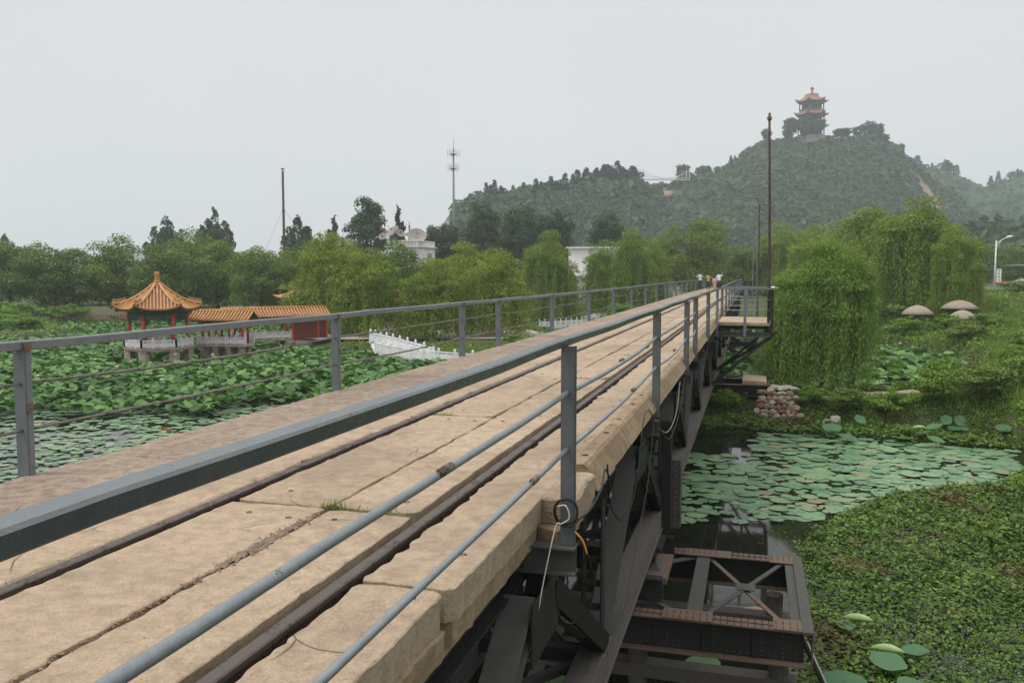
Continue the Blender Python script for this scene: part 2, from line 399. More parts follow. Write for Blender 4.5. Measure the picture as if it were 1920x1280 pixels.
def ground_z(x, y, sd=None):
    x = np.asarray(x, float); y = np.asarray(y, float)
    if sd is None: sd = seg_dist(np.stack([x, y], 1), LAND_A)
    bank = np.clip((sd+.5)/1.6, 0, 1); bank = bank*bank*(3-2*bank)
    rightness = np.clip((x-1.5-.02*y)/6, 0, 1)*np.clip((130-y)/20, 0, 1)
    left = -3.45 + np.clip((sd-3)*.03, 0, .8)
    right = -2.95 + np.clip((sd-2.5)*.17, 0, 2.1)
    far = np.clip((y-95)/30, 0, 1)
    top = left*(1-rightness) + right*rightness
    top = np.where(x > -8, top*(1-far) + -1.2*far, top)
    top = top + .12*vnoise(x, y, .6, 1)*np.clip(sd/3, 0, 1)
    return np.where(sd > -.5, -5.2 + (top+5.2)*bank, -5.2)
xs = np.concatenate([np.arange(-190, -110, 8), np.arange(-110, -12, 1.2), np.arange(-12, 16, .45), np.arange(16, 60, 1.2), np.arange(60, 141, 8)])
ys = np.concatenate([np.arange(-70, 0, 5), np.arange(0, 60, .55), np.arange(60, 130, 1.3), np.arange(130, 251, 8)])
gx, gy = np.meshgrid(xs, ys); gz = ground_z(gx.ravel(), gy.ravel()).reshape(gx.shape)
edge = np.minimum.reduce([gx-xs[0], xs[-1]-gx, gy-ys[0], ys[-1]-gy]); k = np.clip(edge/25, 0, 1)
gz = np.where(edge < 25, gz*k + -1.2*(1-k), gz)
V = np.stack([gx, gy, gz], -1).reshape(-1, 3); nx = len(xs); ny = len(ys)
ii, jj = np.meshgrid(np.arange(nx-1), np.arange(ny-1)); a = (jj*nx+ii).ravel()
F = np.stack([a, a+1, a+nx+1, a+nx], 1)
far = 850; nb = len(V)
V = np.vstack([V, [(-far, -far, -1.2), (far, -far, -1.2), (far, far+60, -1.2), (-far, far+60, -1.2)]])
c4 = [0, nx-1, nx*ny-1, nx*(ny-1)]
ext = [(nb, nb+1, c4[1], c4[0]), (nb+1, nb+2, c4[2], c4[1]), (nb+2, nb+3, c4[3], c4[2]), (nb+3, nb, c4[0], c4[3])]
F = np.vstack([F, ext])
obj('ground', np_mesh('ground', V, F, 'ground', True), None, kind='structure')
obj('water', MB().add([(-170,-66,WZ),(60,-66,WZ),(60,110,WZ),(-170,110,WZ)], [(0,1,2,3)]), 'water', kind='structure')

# ------------------------------------------------------------------ hills
RM = [(-75,440,20),(-53.0,468.2,49.1),(-46.6,475.4,51.3),(-33.0,484.6,54.2),(-19.2,494.2,59.5),(-8.0,503.2,67.9),(2.0,512.0,77.7),(12.2,518.1,79.3),(18.2,521.9,79.7),
      (29.9,525.3,80.3),(50.6,531.1,80.3),(65.6,537.5,81.2),(74.4,542.8,76.8),(84.9,550.5,70.7),(99.1,564.2,61.2),(117.0,578.7,49.4),(138.7,594.0,33.9),(165,610,10),(180,620,-2)]
RL = [(-127,300,-2),(-123.8,309.6,9.3),(-118.6,322.6,23.9),(-116.4,328.9,30.1),(-111.8,335.7,33.3),(-101.7,343.9,35.5),(-91.4,357.4,37.4),(-80.4,371.2,40.3),
      (-73.3,383.9,44.2),(-68.2,396.0,47.0),(-54.0,410.5,47.9),(-47.2,417.2,42.9),(-42.6,423.3,37.2),(-31.6,430.8,27.1),(-15,440,8),(-5,446,-2)]
RR = [(40,670,30),(85.8,697.4,78),(110.5,715.2,84.9),(128.1,730.6,85.4),(142.1,734.4,83.7),(152.1,736.8,78.8),(167.6,730.0,69.5),(178.4,722.9,72.5),(192.5,716.8,77.2),
      (217.2,714.1,85.7),(254.4,724.9,89.6),(310.7,739.5,80),(380,760,60),(440,770,20)]
RF = [(-10,330,-2),(10,318,5),(40,305,13),(70,300,18),(105,290,21),(140,285,20),(180,280,26),(230,270,22),(280,262,8),(300,258,-2)]
def make_hill(name, ridge, lf, lb, amp, spots, seed, nt_=46):
    rp = np.array(ridge, float); s = np.concatenate([[0], np.cumsum(np.linalg.norm(np.diff(rp[:, :2], axis=0), axis=1))])
    ns = int(s[-1]/5)+2; q = np.linspace(0, s[-1], ns)
    C = np.stack([np.interp(q, s, rp[:, i]) for i in range(3)], 1); idx = np.interp(q, s, np.arange(len(rp)))
    dirn = -unit(C[:, :2])
    tt = np.concatenate([-np.linspace(1, 0, 14)[:-1], np.linspace(0, 1, nt_)])
    T, I = np.meshgrid(tt, np.arange(ns))
    L = np.where(T < 0, lb, lf)
    XY = C[I][..., :2] + dirn[I]*(T*np.where(T < 0, lb, lf))[..., None]
    at = np.abs(T); prof = (1-at)**1.25*(1+.35*at) ; prof = np.clip(prof, 0, 1)
    Z = -1.5 + (C[I][..., 2]+1.5)*prof
    n1 = vnoise(XY[..., 0], XY[..., 1], .05, seed)*amp*3 + vnoise(XY[..., 0], XY[..., 1], .17, seed+4)*amp
    Z = Z + n1*np.clip(at*6, 0, 1)*np.clip((Z+1)/20, 0, 1) - 1.0*np.clip(at*10, 0, 1)
    Vh = np.concatenate([XY, Z[..., None]], -1)
    bare = np.zeros(T.shape)
    for (i0, t0, ri, rt) in spots:
        bare = np.maximum(bare, 1-np.sqrt(((idx[I]-i0)/ri)**2 + ((T-t0)/rt)**2)*.6)
    nj = len(tt); ii, jj = np.meshgrid(np.arange(ns-1), np.arange(nj-1), indexing='ij'); a = (ii*nj+jj).ravel()
    Fh = np.stack([a, a+1, a+nj+1, a+nj], 1)
    me = np_mesh(name, Vh.reshape(-1, 3), Fh[:, ::-1], 'hill', True)
    at_ = me.attributes.new('bare', 'FLOAT', 'POINT'); at_.data.foreach_set('value', np.clip(bare, 0, 1).ravel().astype(np.float32))
    obj(name, me, None, kind='structure')
    return Vh, bare, tt
H1 = make_hill('hill', RM, 190, 90, 1.1, [(13.4,.12,.35,.035),(13.9,.19,.28,.07),(14.2,.28,.3,.07),(12.9,.27,.5,.025),(1.75,.05,.35,.06),(1.95,.13,.3,.07),(4.7,.24,.35,.02)], 1)
H2 = make_hill('hill', RL, 120, 60, .8, [(1.6,.1,.8,.2)], 2)
H3 = make_hill('hill', RR, 200, 90, 1.2, [(8.1,.05,.3,.02)], 3)
H4 = make_hill('hill', RF, 60, 80, .5, [], 4, 20)
def hill_bushes(H, count, lo, hi):
    Vh, bare, tt = H; ns, nj = Vh.shape[:2]
    j0 = int(np.argmin(np.abs(tt)))-4
    i = rng.integers(0, ns-1, count); j = rng.integers(max(j0, 0), nj-1, count); u = rnd(count)[:, None]; w = rnd(count)[:, None]
    P = Vh[i, j]*(1-u)*(1-w)+Vh[i+1, j]*u*(1-w)+Vh[i, j+1]*(1-u)*w+Vh[i+1, j+1]*u*w
    keep = (bare[i, j] < .35) & (P[:, 2] > 0); P = P[keep]; n = len(P); k = 16
    s = rnd(n, lo, hi)*(1+.9*(rnd(n) > .92))*(.75+.5*np.clip(vnoise(P[:, 0], P[:, 1], .09, 3)+.5, 0, 1))
    C = np.repeat(P, k, 0); S = np.repeat(s, k)
    d = sphere_pts(n*k); d[:, 2] = np.abs(d[:, 2])
    Q = C + d*(S*.55)[:, None]*np.array([1, 1, .9]) + np.array([0, 0, .2])
    dd = unit(np.cross(d, sphere_pts(n*k)) + .25*sphere_pts(n*k))
    L = S*rnd(n*k, .3, .6)
    return leaf_quads(Q - dd*(L*.5)[:, None], dd, d + .4*sphere_pts(n*k), L, L*.75)
parts = [hill_bushes(H1, 9000, 1.6, 4.2), hill_bushes(H2, 6500, 1.4, 3.4), hill_bushes(H3, 3500, 2, 4.5), hill_bushes(H4, 2500, 1.5, 3.5)]
k = 0; VV = []; FF = []
for v, f in parts: VV.append(v); FF.append(f+k); k += len(v)
obj('hillside_scrub', np_mesh('hillside_scrub', np.vstack(VV), np.vstack(FF), 'hillbush'), None, kind='stuff',
    label='dense green scrub and small trees covering the hazy hills', category='scrub')

# ------------------------------------------------------------------ trees
def limb_mesh(h, r, spread, n=7, seed=0, up=.8):
    rr = random.Random(seed); mb = MB()
    mb.tube([(0,0,-.3),(rr.uniform(-.1,.1)*r*4,0,h*.25),(rr.uniform(-.1,.1)*r*5,rr.uniform(-.1,.1)*r*5,h*.5),(0,0,h*.8)], [r*1.25,r,r*.7,r*.2], 8)
    for i in range(n):
        a = i*2.4+rr.uniform(-.3,.3); z0 = h*rr.uniform(.22,.5); l = spread*rr.uniform(.5,.85)
        p = [(0,0,z0), (math.cos(a)*l*.4, math.sin(a)*l*.4, z0+h*.18*up), (math.cos(a)*l, math.sin(a)*l, z0+h*.3*up)]
        mb.tube(p, [r*.45,r*.3,r*.08], 5)
    return mb.mesh('trunk')
def crown_round(h, rad, nl, ls, lobes=26, seed=0, zlo=.0):
    g = np.random.default_rng(seed); lobes = int(lobes*1.9)
    c = unit(g.normal(size=(lobes, 3))); rr = g.uniform(.42, .80, lobes)
    hz = h*(1-zlo)/2
    C = np.stack([c[:, 0]*rad*rr, c[:, 1]*rad*rr, h*zlo+hz + c[:, 2]*hz*rr], 1)
    R0 = rad*g.uniform(.19, .36, lobes)
    w = R0**2; pick = g.choice(lobes, nl, p=w/w.sum())
    d = unit(g.normal(size=(nl, 3))); d[:, 2] = np.where(g.uniform(size=nl) < .7, np.abs(d[:, 2]), d[:, 2])
    q = g.uniform(.55, 1.05, nl)
    P = C[pick] + d*(R0[pick]*q)[:, None]
    P[:, 2] = np.maximum(P[:, 2], h*.05)
    L = ls*g.uniform(.6, 1.3, nl)
    dd = unit(np.cross(d, unit(g.normal(size=(nl, 3)))) + .45*unit(g.normal(size=(nl, 3))) + np.array([0, 0, -.2]))
    nn = d + .7*unit(g.normal(size=(nl, 3)))
    return leaf_quads(P - dd*(L*.5)[:, None], dd, nn, L, L*.6)
def crown_willow(h, rad, nstr, nleaf, ll, lw, seed=0, lobes=13, low=.05, core=True):
    g = np.random.default_rng(seed)
    # sub-domes in two tiers, each shedding hanging strands from its upper surface
    lobes = int(lobes*1.7); n1 = int(lobes*.5)
    a = g.uniform(0, 2*np.pi, lobes); r = rad*np.sqrt(g.uniform(0, .5, lobes)); r[0] = 0
    top = h*(1-.42*(r/rad)**1.6)*g.uniform(.84, 1.0, lobes); top[0] = h*.99
    u_ = g.uniform(0, 1, lobes-n1); r[n1:] = rad*(.38+.42*u_); top[n1:] = h*(.84-.50*u_**1.2)*g.uniform(.85, 1.08, lobes-n1); a[n1:] = np.linspace(0, 2*np.pi, lobes-n1, endpoint=False)+g.uniform(-.3, .3, lobes-n1)
    C = np.stack([r*np.cos(a), r*np.sin(a), top], 1); R0 = rad*g.uniform(.27, .42, lobes)
    K = max(nstr//5, 30); kp = g.integers(0, lobes, K); ka = g.uniform(0, 2*np.pi, K); kq = np.sqrt(g.uniform(0, 1, K)); kl = g.uniform(.45, 1.25, K)
    ci = g.integers(0, K, nstr); pk = kp[ci]; an = ka[ci]+g.normal(size=nstr)*.22; q = np.clip(kq[ci]+g.normal(size=nstr)*.1, 0, 1.05)
    hx = np.cos(an)*q; hy = np.sin(an)*q
    start = np.stack([C[pk, 0]+hx*R0[pk], C[pk, 1]+hy*R0[pk], C[pk, 2]-R0[pk]*.95*(q**2)], 1)
    rr = np.hypot(start[:, 0], start[:, 1])/rad
    ln = h*(.20 + .50*np.clip(rr, 0, 1)**1.2)*kl[ci]*g.uniform(.8, 1.12, nstr)
    ln = np.minimum(ln, start[:, 2]-h*low*g.uniform(.5, 3, nstr))
    ln = np.maximum(ln, h*.08)
    t = (np.arange(nleaf)+.5)/nleaf
    T = np.repeat(t[None], nstr, 0) + g.uniform(-.02, .02, (nstr, nleaf))
    outw = np.stack([hx, hy], 1)*rad*.10
    sw = g.normal(size=(K, 2))[ci]*rad*.05 + g.normal(size=(nstr, 2))*rad*.02
    X = start[:, None, 0] + outw[:, None, 0]*np.sqrt(np.abs(T)) + sw[:, None, 0]*T**2
    Y = start[:, None, 1] + outw[:, None, 1]*np.sqrt(np.abs(T)) + sw[:, None, 1]*T**2
    Z = start[:, None, 2] - ln[:, None]*T + .12*R0[pk][:, None]*np.sin(np.clip(T*4, 0, 1)*np.pi)
    P = np.stack([X, Y, Z], -1).reshape(-1, 3); n = len(P)
    P += g.normal(size=(n, 3))*lw*1.2
    D = np.stack([g.normal(size=n)*.45, g.normal(size=n)*.45, -np.ones(n)], 1)
    Nn = np.repeat(np.stack([hx, hy, np.full(nstr, .3)], 1), nleaf, 0) + .6*unit(g.normal(size=(n, 3)))
    L = ll*g.uniform(.6, 1.3, n)
    V1, F1 = leaf_quads(P, D, Nn, L, lw*g.uniform(.7, 1.3, n))
    # tufts over the top of each dome
    m = nstr*4; pk = g.integers(0, lobes, m); d = unit(g.normal(size=(m, 3))); d[:, 2] = np.abs(d[:, 2])
    P = C[pk] - np.array([0, 0, 1])*R0[pk][:, None]*.25 + d*R0[pk][:, None]*np.array([1, 1, .55])*g.uniform(.7, 1.05, (m, 1))
    D = unit(d + .8*unit(g.normal(size=(m, 3))) + np.array([0, 0, -.5]))
    V2, F2 = leaf_quads(P, D, d + .5*unit(g.normal(size=(m, 3))), ll*g.uniform(.6, 1.2, m), lw*1.4*np.ones(m))
    return np.vstack([V1, V2]), np.vstack([F1, F2+len(V1)])
def crown_poplar(h, rad, nl, ls, spires=9, seed=0):
    g = np.random.default_rng(seed)
    a = g.uniform(0, 2*np.pi, spires); r = rad*np.sqrt(g.uniform(0, .75, spires)); r[0] = 0
    top = h*(1-.32*(r/rad)**1.4)*g.uniform(.9, 1, spires); top[0] = h
    base = h*g.uniform(.12, .3, spires)
    pk = g.integers(0, spires, nl); t = g.uniform(0, 1, nl)**.85
    w = rad*.36*(np.sin(np.clip(1-t, 0, 1)**.75*np.pi*.62)+.06)
    an = g.uniform(0, 2*np.pi, nl); q = np.sqrt(g.uniform(.25, 1, nl))
    z = base[pk] + (top[pk]-base[pk])*t
    lean = (.45+.55*t)
    # leaves gathered in clumps, with gaps between them
    z += np.sin(z*3.1+pk*1.7)*h*.012
    P = np.stack([r[pk]*np.cos(a[pk])*lean + np.cos(an)*w*q, r[pk]*np.sin(a[pk])*lean + np.sin(an)*w*q, z], 1)
    P += .18*ls*3*np.sin(P[:, [1, 2, 0]]*2.3)
    o = np.stack([np.cos(an), np.sin(an), np.full(nl, .5)], 1)
    D = unit(o*.5+unit(g.normal(size=(nl, 3)))+np.array([0, 0, .5])); L = ls*g.uniform(.6, 1.3, nl)
    return leaf_quads(P, D, o+.8*unit(g.normal(size=(nl, 3))), L, L*.7)
# a few crown meshes per species (unit proportions), shared by copies
def bank(fn, variants, m): return [np_mesh('crown', *fn(s), m) for s in variants]
ROUND = bank(lambda s: crown_round(8.6, 3.4, 15000, .21, 30, s), (1, 2, 3, 4), 'round')
ROUND2 = bank(lambda s: crown_round(9, 3.5, 17000, .2, 34, s), (11, 12), 'round2')
BIGR = np_mesh('crown', *crown_round(12, 5.2, 24000, .25, 44, 21), 'round2')
WILL = bank(lambda s: crown_willow(7.4, 3.2, 1700, 17, .25, .062, s, 14), (1, 2, 3, 4, 5), 'willow_lush')
WILLD = bank(lambda s: crown_willow(9, 3.8, 2200, 21, .28, .068, s, 17, .03), (6, 7, 8), 'willow')
POP = bank(lambda s: crown_poplar(16.5, 4.3, 11000, .45, 13, s), (1, 2, 3), 'poplar')
POPB = bank(lambda s: crown_round(16.5, 4.5, 11000, .42, 38, s, .2), (31, 32, 33), 'poplar')
POPS = np_mesh('crown', *crown_poplar(16.5, 1.7, 3500, .4, 6, 9), 'poplar')
TR = [limb_mesh(8, .17, 2.6, 8, s) for s in range(3)]
TRB = limb_mesh(15, .28, 3, 8, 5, 1.2)
for t_ in TR+[TRB]: t_.materials.append(M['bark'])
def tree(kind, x, y, z, h, rad, me, base_h, base_r, label, cat='tree', group=None, seed=0, tr=None, th=8.0):
    rz = (seed*1.7) % 6.28
    root = empty(kind, (x, y, z), rz, label=label, category=cat)
    if group: root['group'] = group
    c = obj('crown', me, None, root); c.scale = (rad/base_r, rad/base_r, h/base_h)
    t = obj('trunk', tr or TR[seed % 3], None, root); t.scale = (h/th*.95, h/th*.95, h/th)
    return root
gL = 'round leafy trees lining the far shore of the lotus pond'
LT = [(-98.6,89.2,8.6,4.2,'leafy green tree beyond the left edge of the picture on the far shore'),
 (-87.5,84.0,8.5,3.6,'dark leafy tree at the left edge behind the hedge'),(-83.0,84.2,8.0,3.5,'bushy green tree second from the left edge above the hedge'),
 (-80.8,86.8,7.4,3.7,'lower bushy tree above the left end of the pink stone wall'),(-75.0,87.5,8.8,3.8,'dense dark round tree left of the orange pavilion roof'),
 (-66.3,84.7,7.8,3.3,'mid green tree right behind the pavilion finial'),(-71.6,96.9,9.9,4.1,'taller pale green tree behind the pavilion in the second row'),
 (-63.1,90.8,8.2,3.5,'shaded green tree between the pavilion and the bright round tree'),(-51.4,90.0,7.9,3.4,'green tree half hidden behind the yellow willow')]
for i, (x, y, h, r, lb) in enumerate(LT): tree('round_tree', x, y, -3.6, h*1.17, r*1.36, ROUND[i % 4], 8.6, 3.4, lb, group=gL, seed=i)
tree('round_tree', -52.4, 83.5, -3.7, 9.3, 4.3, ROUND2[0], 9, 3.5, 'bright olive dome-shaped tree above the gallery roof', group=gL, seed=4)
tree('round_tree', -36.7, 85.8, -3.5, 9.2, 3.6, ROUND[2], 8.6, 3.4, 'dark round tree in front of the house with satellite dishes', seed=5)
tree('round_tree', -7.8, 115.2, -2.5, 12.8, 5.4, BIGR, 12, 5.2, 'large round green tree near the far end of the bridge', seed=6)
tree('round_tree', -12.4, 119, -2.5, 9.6, 3.2, ROUND[1], 8.6, 3.4, 'small dark tree left of the large round tree', seed=7)
for i, (x, y, h, r, lb) in enumerate([(-92,104,7.6,5,'backing tree behind the gap at the far left of the tree row'),(-84,106,7.4,5,'backing tree behind the hedge end of the row'),(-77,104,7.8,5,'backing tree left of the pavilion in the second row'),(-68,104,8.2,5,'backing tree straight behind the pavilion'),
    (-59,102,8.4,5,'backing tree between the pavilion and the bright dome tree'),(-50,101,8.0,5,'backing tree right of the bright dome tree'),(-44,98,7.8,4.6,'backing tree behind the yellow willow'),(-33,99,7.6,4.6,'backing tree behind the pale willow'),(-28,92,7.0,4,'backing tree left of the tall willow')]):
    tree('round_tree', x, y, -3.6, h, r, ROUND[(i*3+1) % 4], 8.6, 3.4, lb, group='second row of trees behind the left pond', seed=i+20)
for i, (x, y, h, r, lb) in enumerate([(-1.4,125,8.4,4.0,'dark tree behind the walkers at the end of the bridge'),(-4.5,134,8.6,4.4,'shaded tree rising behind the far end of the left handrail'),
    (3.0,132,7.0,4.0,'dim tree behind the rusty pole in the distance'),(-16,128,9,4,'dark tree filling the gap behind the three willows'),(-24,130,9,4,'dark tree behind the white gatehouse')]):
    tree('round_tree', x, y, -2.2, h, r, ROUND[(i+1) % 4], 8.6, 3.4, lb, seed=i+8)
gW = 'weeping willows on the pond shore left of the bridge'
WT = [(-35.2,66.3,8.4,3.9,'yellow green weeping willow beside the gallery end'),(-29.6,62.7,6.9,3.2,'bushy willow in front of the red hall, left of the marble bridge'),
 (-24.0,62.1,6.2,2.8,'low willow standing over the forked trunk near the marble bridge'),(-25.6,74.3,7.8,3.5,'pale willow behind the low willows'),
 (-19.8,65.5,6.9,3.2,'rounded bright willow left of the gap with the white gatehouse'),(-20.6,88,9.5,3.2,'tall willow left of the white gatehouse'),
 (-16.0,96,8.8,2.9,'willow right of the white gatehouse'),(-13.0,94,9.8,3.1,'tallest of the three willows near the end of the bridge'),
 (-11.1,99,9.0,2.4,'narrow darker willow rightmost of the row left of the bridge'),(-38.5,76.5,8.3,3.4,'willow behind the yellow willow over the temple roof')]
for i, (x, y, h, r, lb) in enumerate(WT): tree('willow_tree', x, y, -3.5, h, r, (WILL if i not in (5, 6, 7, 8) else WILLD)[i % 3], 7.4 if i not in (5,6,7,8) else 9, 3.2 if i not in (5,6,7,8) else 3.8, lb, group=gW, seed=i, th=8.6)
gP = 'tall dark poplars standing far behind the pond'
PT = [(-113,146.2,16.4,4.7,0,'broad dark poplar cluster rising above the trees behind the pavilion'),(-106.7,153.3,18.3,4.6,0,'poplar with separate upright spires right of the broad cluster'),
 (-85.1,148.9,16.2,4.1,0,'dark poplar behind the tall black pole'),(-78.2,150.8,16.2,1.8,2,'slim poplar right of the tall black pole'),
 (-65.9,138.8,18.8,4.5,1,'big dense dark tree left of the satellite dishes'),(-60.5,140.2,16.9,1.5,2,'slim spiky poplar behind the red antenna on the roof'),
 (-53.5,142.1,15.4,4.4,1,'dark leafy tree behind the largest satellite dish'),(-46.1,144.4,17.9,4.3,1,'leftmost dark tree of the group below the telecom mast'),
 (-41.1,151.0,18.0,5.0,1,'middle dark tree of the group in front of the left hill'),(-33.9,147.8,18.1,4.3,1,'right dark tree of the group in front of the left hill'),
 (-26.3,160.3,16.8,5.0,1,'lone hazy dark tree between the willows and the hill'),(-143.8,137.2,12.9,3.0,0,'dark poplar tip at the left edge of the picture')]
for i, (x, y, h, r, kd, lb) in enumerate(PT):
    me = (POP[i % 3], POPB[i % 3], POPS)[kd]; br = (4.3, 4.5, 1.7)[kd]
    tree('poplar_tree', x, y, -3.2, h, r, me, 16.5, br, lb, group=gP, seed=i, tr=TRB, th=15)
# right bank
gR = 'willows behind the overgrown bank right of the bridge'
NEARW = np_mesh('crown', *crown_willow(6.2, 2.45, 5400, 28, .17, .034, 42, 22, .01), 'willow_near')
tree('willow_tree', 2.9, 38.3, -3.0, 5.85, 2.35, NEARW, 6.2, 2.45, 'near weeping willow on the dyke hanging down to the stone pier', seed=1, th=9)
for i, (x, y, z, h, r, lb) in enumerate([(8.6,98.7,-1.8,8.9,4.9,'pale willow far behind the near willow'),(11.0,91.4,-1.6,9.6,4.9,'middle willow of the far right group'),
   (13.8,80.5,-1.6,9.6,4.4,'tallest dark willow right of the bridge'),(15.6,75.4,-1.6,6.9,2.3,'lower drooping willow at the right front of the tallest one'),
   (7.8,76,-2.2,6.0,2.4,'dark willow peering out right of the near willow')]):
    tree('willow_tree', x, y, z, h, r, WILLD[i % 3], 9, 3.8, lb, group=gR, seed=i+3, th=8.6)
for i, (x, y, h, r, lb) in enumerate([(3.6,126.7,10.3,4.1,'hazy round willow right behind the rusty pole'),(7.4,117.1,9.2,3.4,'light green tree between the pole and the big willows'),
   (24,140,8.5,4.5,'dark tree behind the street lamp, nearest the willows'),(34.0,150,9.0,4.2,'hazy tree behind the street lamp head'),(41,156,8.6,4.4,'hazy bushy tree at the right edge'),(48,150,8,4,'hazy tree beyond the right edge'),
   (28,165,9,4.5,'far dark tree at the foot of the hill')]):
    tree('round_tree', x, y, -1.4, h, r, ROUND[(i+2) % 4] if i > 1 else WILLD[i], 8.6 if i > 1 else 9, 3.4 if i > 1 else 3.8, lb, seed=i+4)

# ridge trees
def conifer_mesh(seed, h=5):
    g = np.random.default_rng(seed); n = 260; t = g.uniform(0, 1, n)**1.3; an = g.uniform(0, 6.28, n)
    w = 1.05*(1-t)+.08; q = g.uniform(.4, 1, n)
    P = np.stack([np.cos(an)*w*q, np.sin(an)*w*q, .4+t*(h-.5)], 1); o = np.stack([np.cos(an), np.sin(an), np.full(n, -.2)], 1)
    return np_mesh('crown', *leaf_quads(P-o*.3, o, np.array([0, 0, 1.])+.7*sphere_pts(n), np.full(n, .8), np.full(n, .55)), 'poplar')
CON = [conifer_mesh(s) for s in (1, 2, 3)]
TRC = MB().tube([(0,0,-.6),(0,0,3)], [.16,.08], 5).mesh('trunk'); TRC.materials.append(M['bark'])
def ridge_at(ridge, i):
    a = int(i); f = i-a; p = Vector(ridge[a]); q = Vector(ridge[min(a+1, len(ridge)-1)]); return p.lerp(q, f)
cn = 0
RT = [np_mesh('crown', *crown_round(8, 4.2, 900, .9, 14, 73+q_, .0), 'poplar') for q_ in (0, 1)]
proto = None
LR = [4.6,4.75,4.9,5.0,5.1,5.35,5.75,5.9,6.0,6.08,6.2,6.35,6.5,6.6,6.7,6.9,7.05,7.5,7.62,7.75,7.95,8.05,8.2,8.3,8.45,8.6,8.8,8.9,9.0,9.08,9.16,9.25,9.33,9.42,9.5,9.6,9.75,9.85,9.92,10.0]
spots = [(RL, s, 1.25 if s > 7 else 1.05) for s in LR] + [(RR, s, 1.5) for s in (2.2,2.5,3.2,3.6,3.9,4.15,4.3,4.5,4.8,6.3,6.6,7.2,7.5,7.8,8.1,8.4,8.7,9.1)] + [(RM, s, 1.0) for s in (3.6,3.8,4.5,4.6,4.75,13.2)]
for (rg, s, sc) in spots:
    p = ridge_at(rg, s); p = p + Vector((random.uniform(-1.5,1.5), random.uniform(-4,2), -.6)); k = sc*random.uniform(.75, 1.35)
    if proto is None:
        proto = empty('conifer_tree', p, 0, label='small dark tree on the skyline of a hill ridge', category='tree', group='small trees on the hill ridges')
        obj('crown', CON[0], None, proto); obj('trunk', TRC, None, proto); r_ = proto
    else: r_ = copy_tree(proto, p, random.uniform(0, 6))
    cn += 1; r_.scale = (k*random.uniform(1.1,2.0),)*2+(k*random.uniform(.8,1.15),)
    r_.children[0].data = CON[cn % 3]
    if cn % 4 == 0: r_.children[0].data = RT[cn % 2]; r_.children[0].scale = (.38, .38, .48); r_.scale = (k*1.3, k*1.3, k*.9)
RIDGET = np_mesh('crown', *crown_round(8, 4.2, 2200, .8, 26, 71, .05), 'poplar')
RIDGET2 = np_mesh('crown', *crown_round(8, 4.2, 1700, .8, 22, 72, .2), 'poplar')
TRR = limb_mesh(8, .22, 3, 6, 9); TRR.materials.append(M['bark'])
for i, (s, dx, dy, h, r, lb) in enumerate([(6.35,0,0,8,3.2,'thin tree on the left shoulder of the temple hill'),(8.0,1,-3,11.5,5.5,'big broad tree left of the hilltop tower'),(8.75,-1,-8,11,5,'tree crown covering the lower left of the hilltop tower'),
   (9.15,0,-12,9,4.6,'tree in front of the foot of the hilltop tower'),(9.85,0,-2,6.5,6,'flat spreading pine right of the hilltop tower'),(10.4,0,0,7,4,'thin tree between the flat pine and the dense ridge trees'),(10.75,0,0,9.5,5,'dense rounded tree on the right of the hilltop'),
   (11.0,1,0,8,4.5,'second rounded tree on the right of the hilltop'),(11.6,0,0,6,3.2,'small tree at the right shoulder of the hilltop'),(2.6,0,0,9.5,4.2,'pale round tree by the right end of the hanging bridge'),(3.3,0,0,7,3.6,'low tree above the bare slope by the hanging bridge'),(7.5,2,0,6,3.2,'low dark tree left of the big hilltop tree')]):
    p = ridge_at(RM, s) + Vector((dx, dy, -1))
    tree('hilltop_tree', p.x, p.y, p.z, h*1.15, r*1.08, (RIDGET, RIDGET2)[i % 2], 8, 4.2, lb, seed=i, tr=TRR, th=9)

# ------------------------------------------------------------------ hilltop tower
def hexring(r, z, rot=0, n=6, cx=0, cy=0): return [(cx+r*math.cos(rot+2*math.pi*i/n), cy+r*math.sin(rot+2*math.pi*i/n), z) for i in range(n)]
def loft(mb, rings, close=True):
    k = len(mb.v); n = len(rings[0])
    for r in rings: mb.v += [tuple(p) for p in r]
    for i in range(len(rings)-1):
        for j in range(n):
            a = k+i*n+j; b2 = k+i*n+(j+1) % n; mb.f.append((a, b2, b2+n, a+n))
    if close: mb.f.append(tuple(k+j for j in reversed(range(n)))); mb.f.append(tuple(k+(len(rings)-1)*n+j for j in range(n)))
    return mb
def curved_roof(mb, r0, r1, z0, z1, lift, n=6, rot=0, seg=6, m=5, cor=None, th=.12):
    """concave hipped roof with upturned corners; optional corrugation rows"""
    per = n*seg; rings = []
    for j in range(m+1):
        t = j/m; ring = []
        r = r0 + (r1-r0)*t; z = z0 + (z1-z0)*(t**1.45)
        for q in range(per):
            i, f = divmod(q, seg); f /= seg
            a0 = rot+2*math.pi*i/n; a1 = rot+2*math.pi*(i+1)/n
            x = r*((1-f)*math.cos(a0)+f*math.cos(a1)); y = r*((1-f)*math.sin(a0)+f*math.sin(a1))
            c = abs(f-.5)*2; dz = lift*(c**3)*(1-t)**2
            k = 1+.06*(c**3)*(1-t)**2
            if cor: dz += cor*(1 if q % 2 == 0 else 0)*(1-.6*t)
            ring.append((x*k, y*k, z+dz))
        rings.append(ring)
    under = [(x*.97, y*.97, z-th) for x, y, z in rings[0]]
    return loft(mb, [under]+rings)
TOW = empty('pagoda_tower', (30, 524.5, 80), .26, label='three storey orange roofed pagoda tower on the hilltop', category='tower')
TOW.scale = (1.1, 1.1, 1)
obj('plinth', loft(MB(), [hexring(8.2, -3), hexring(8.2, 1.2)]), 'pile', TOW)
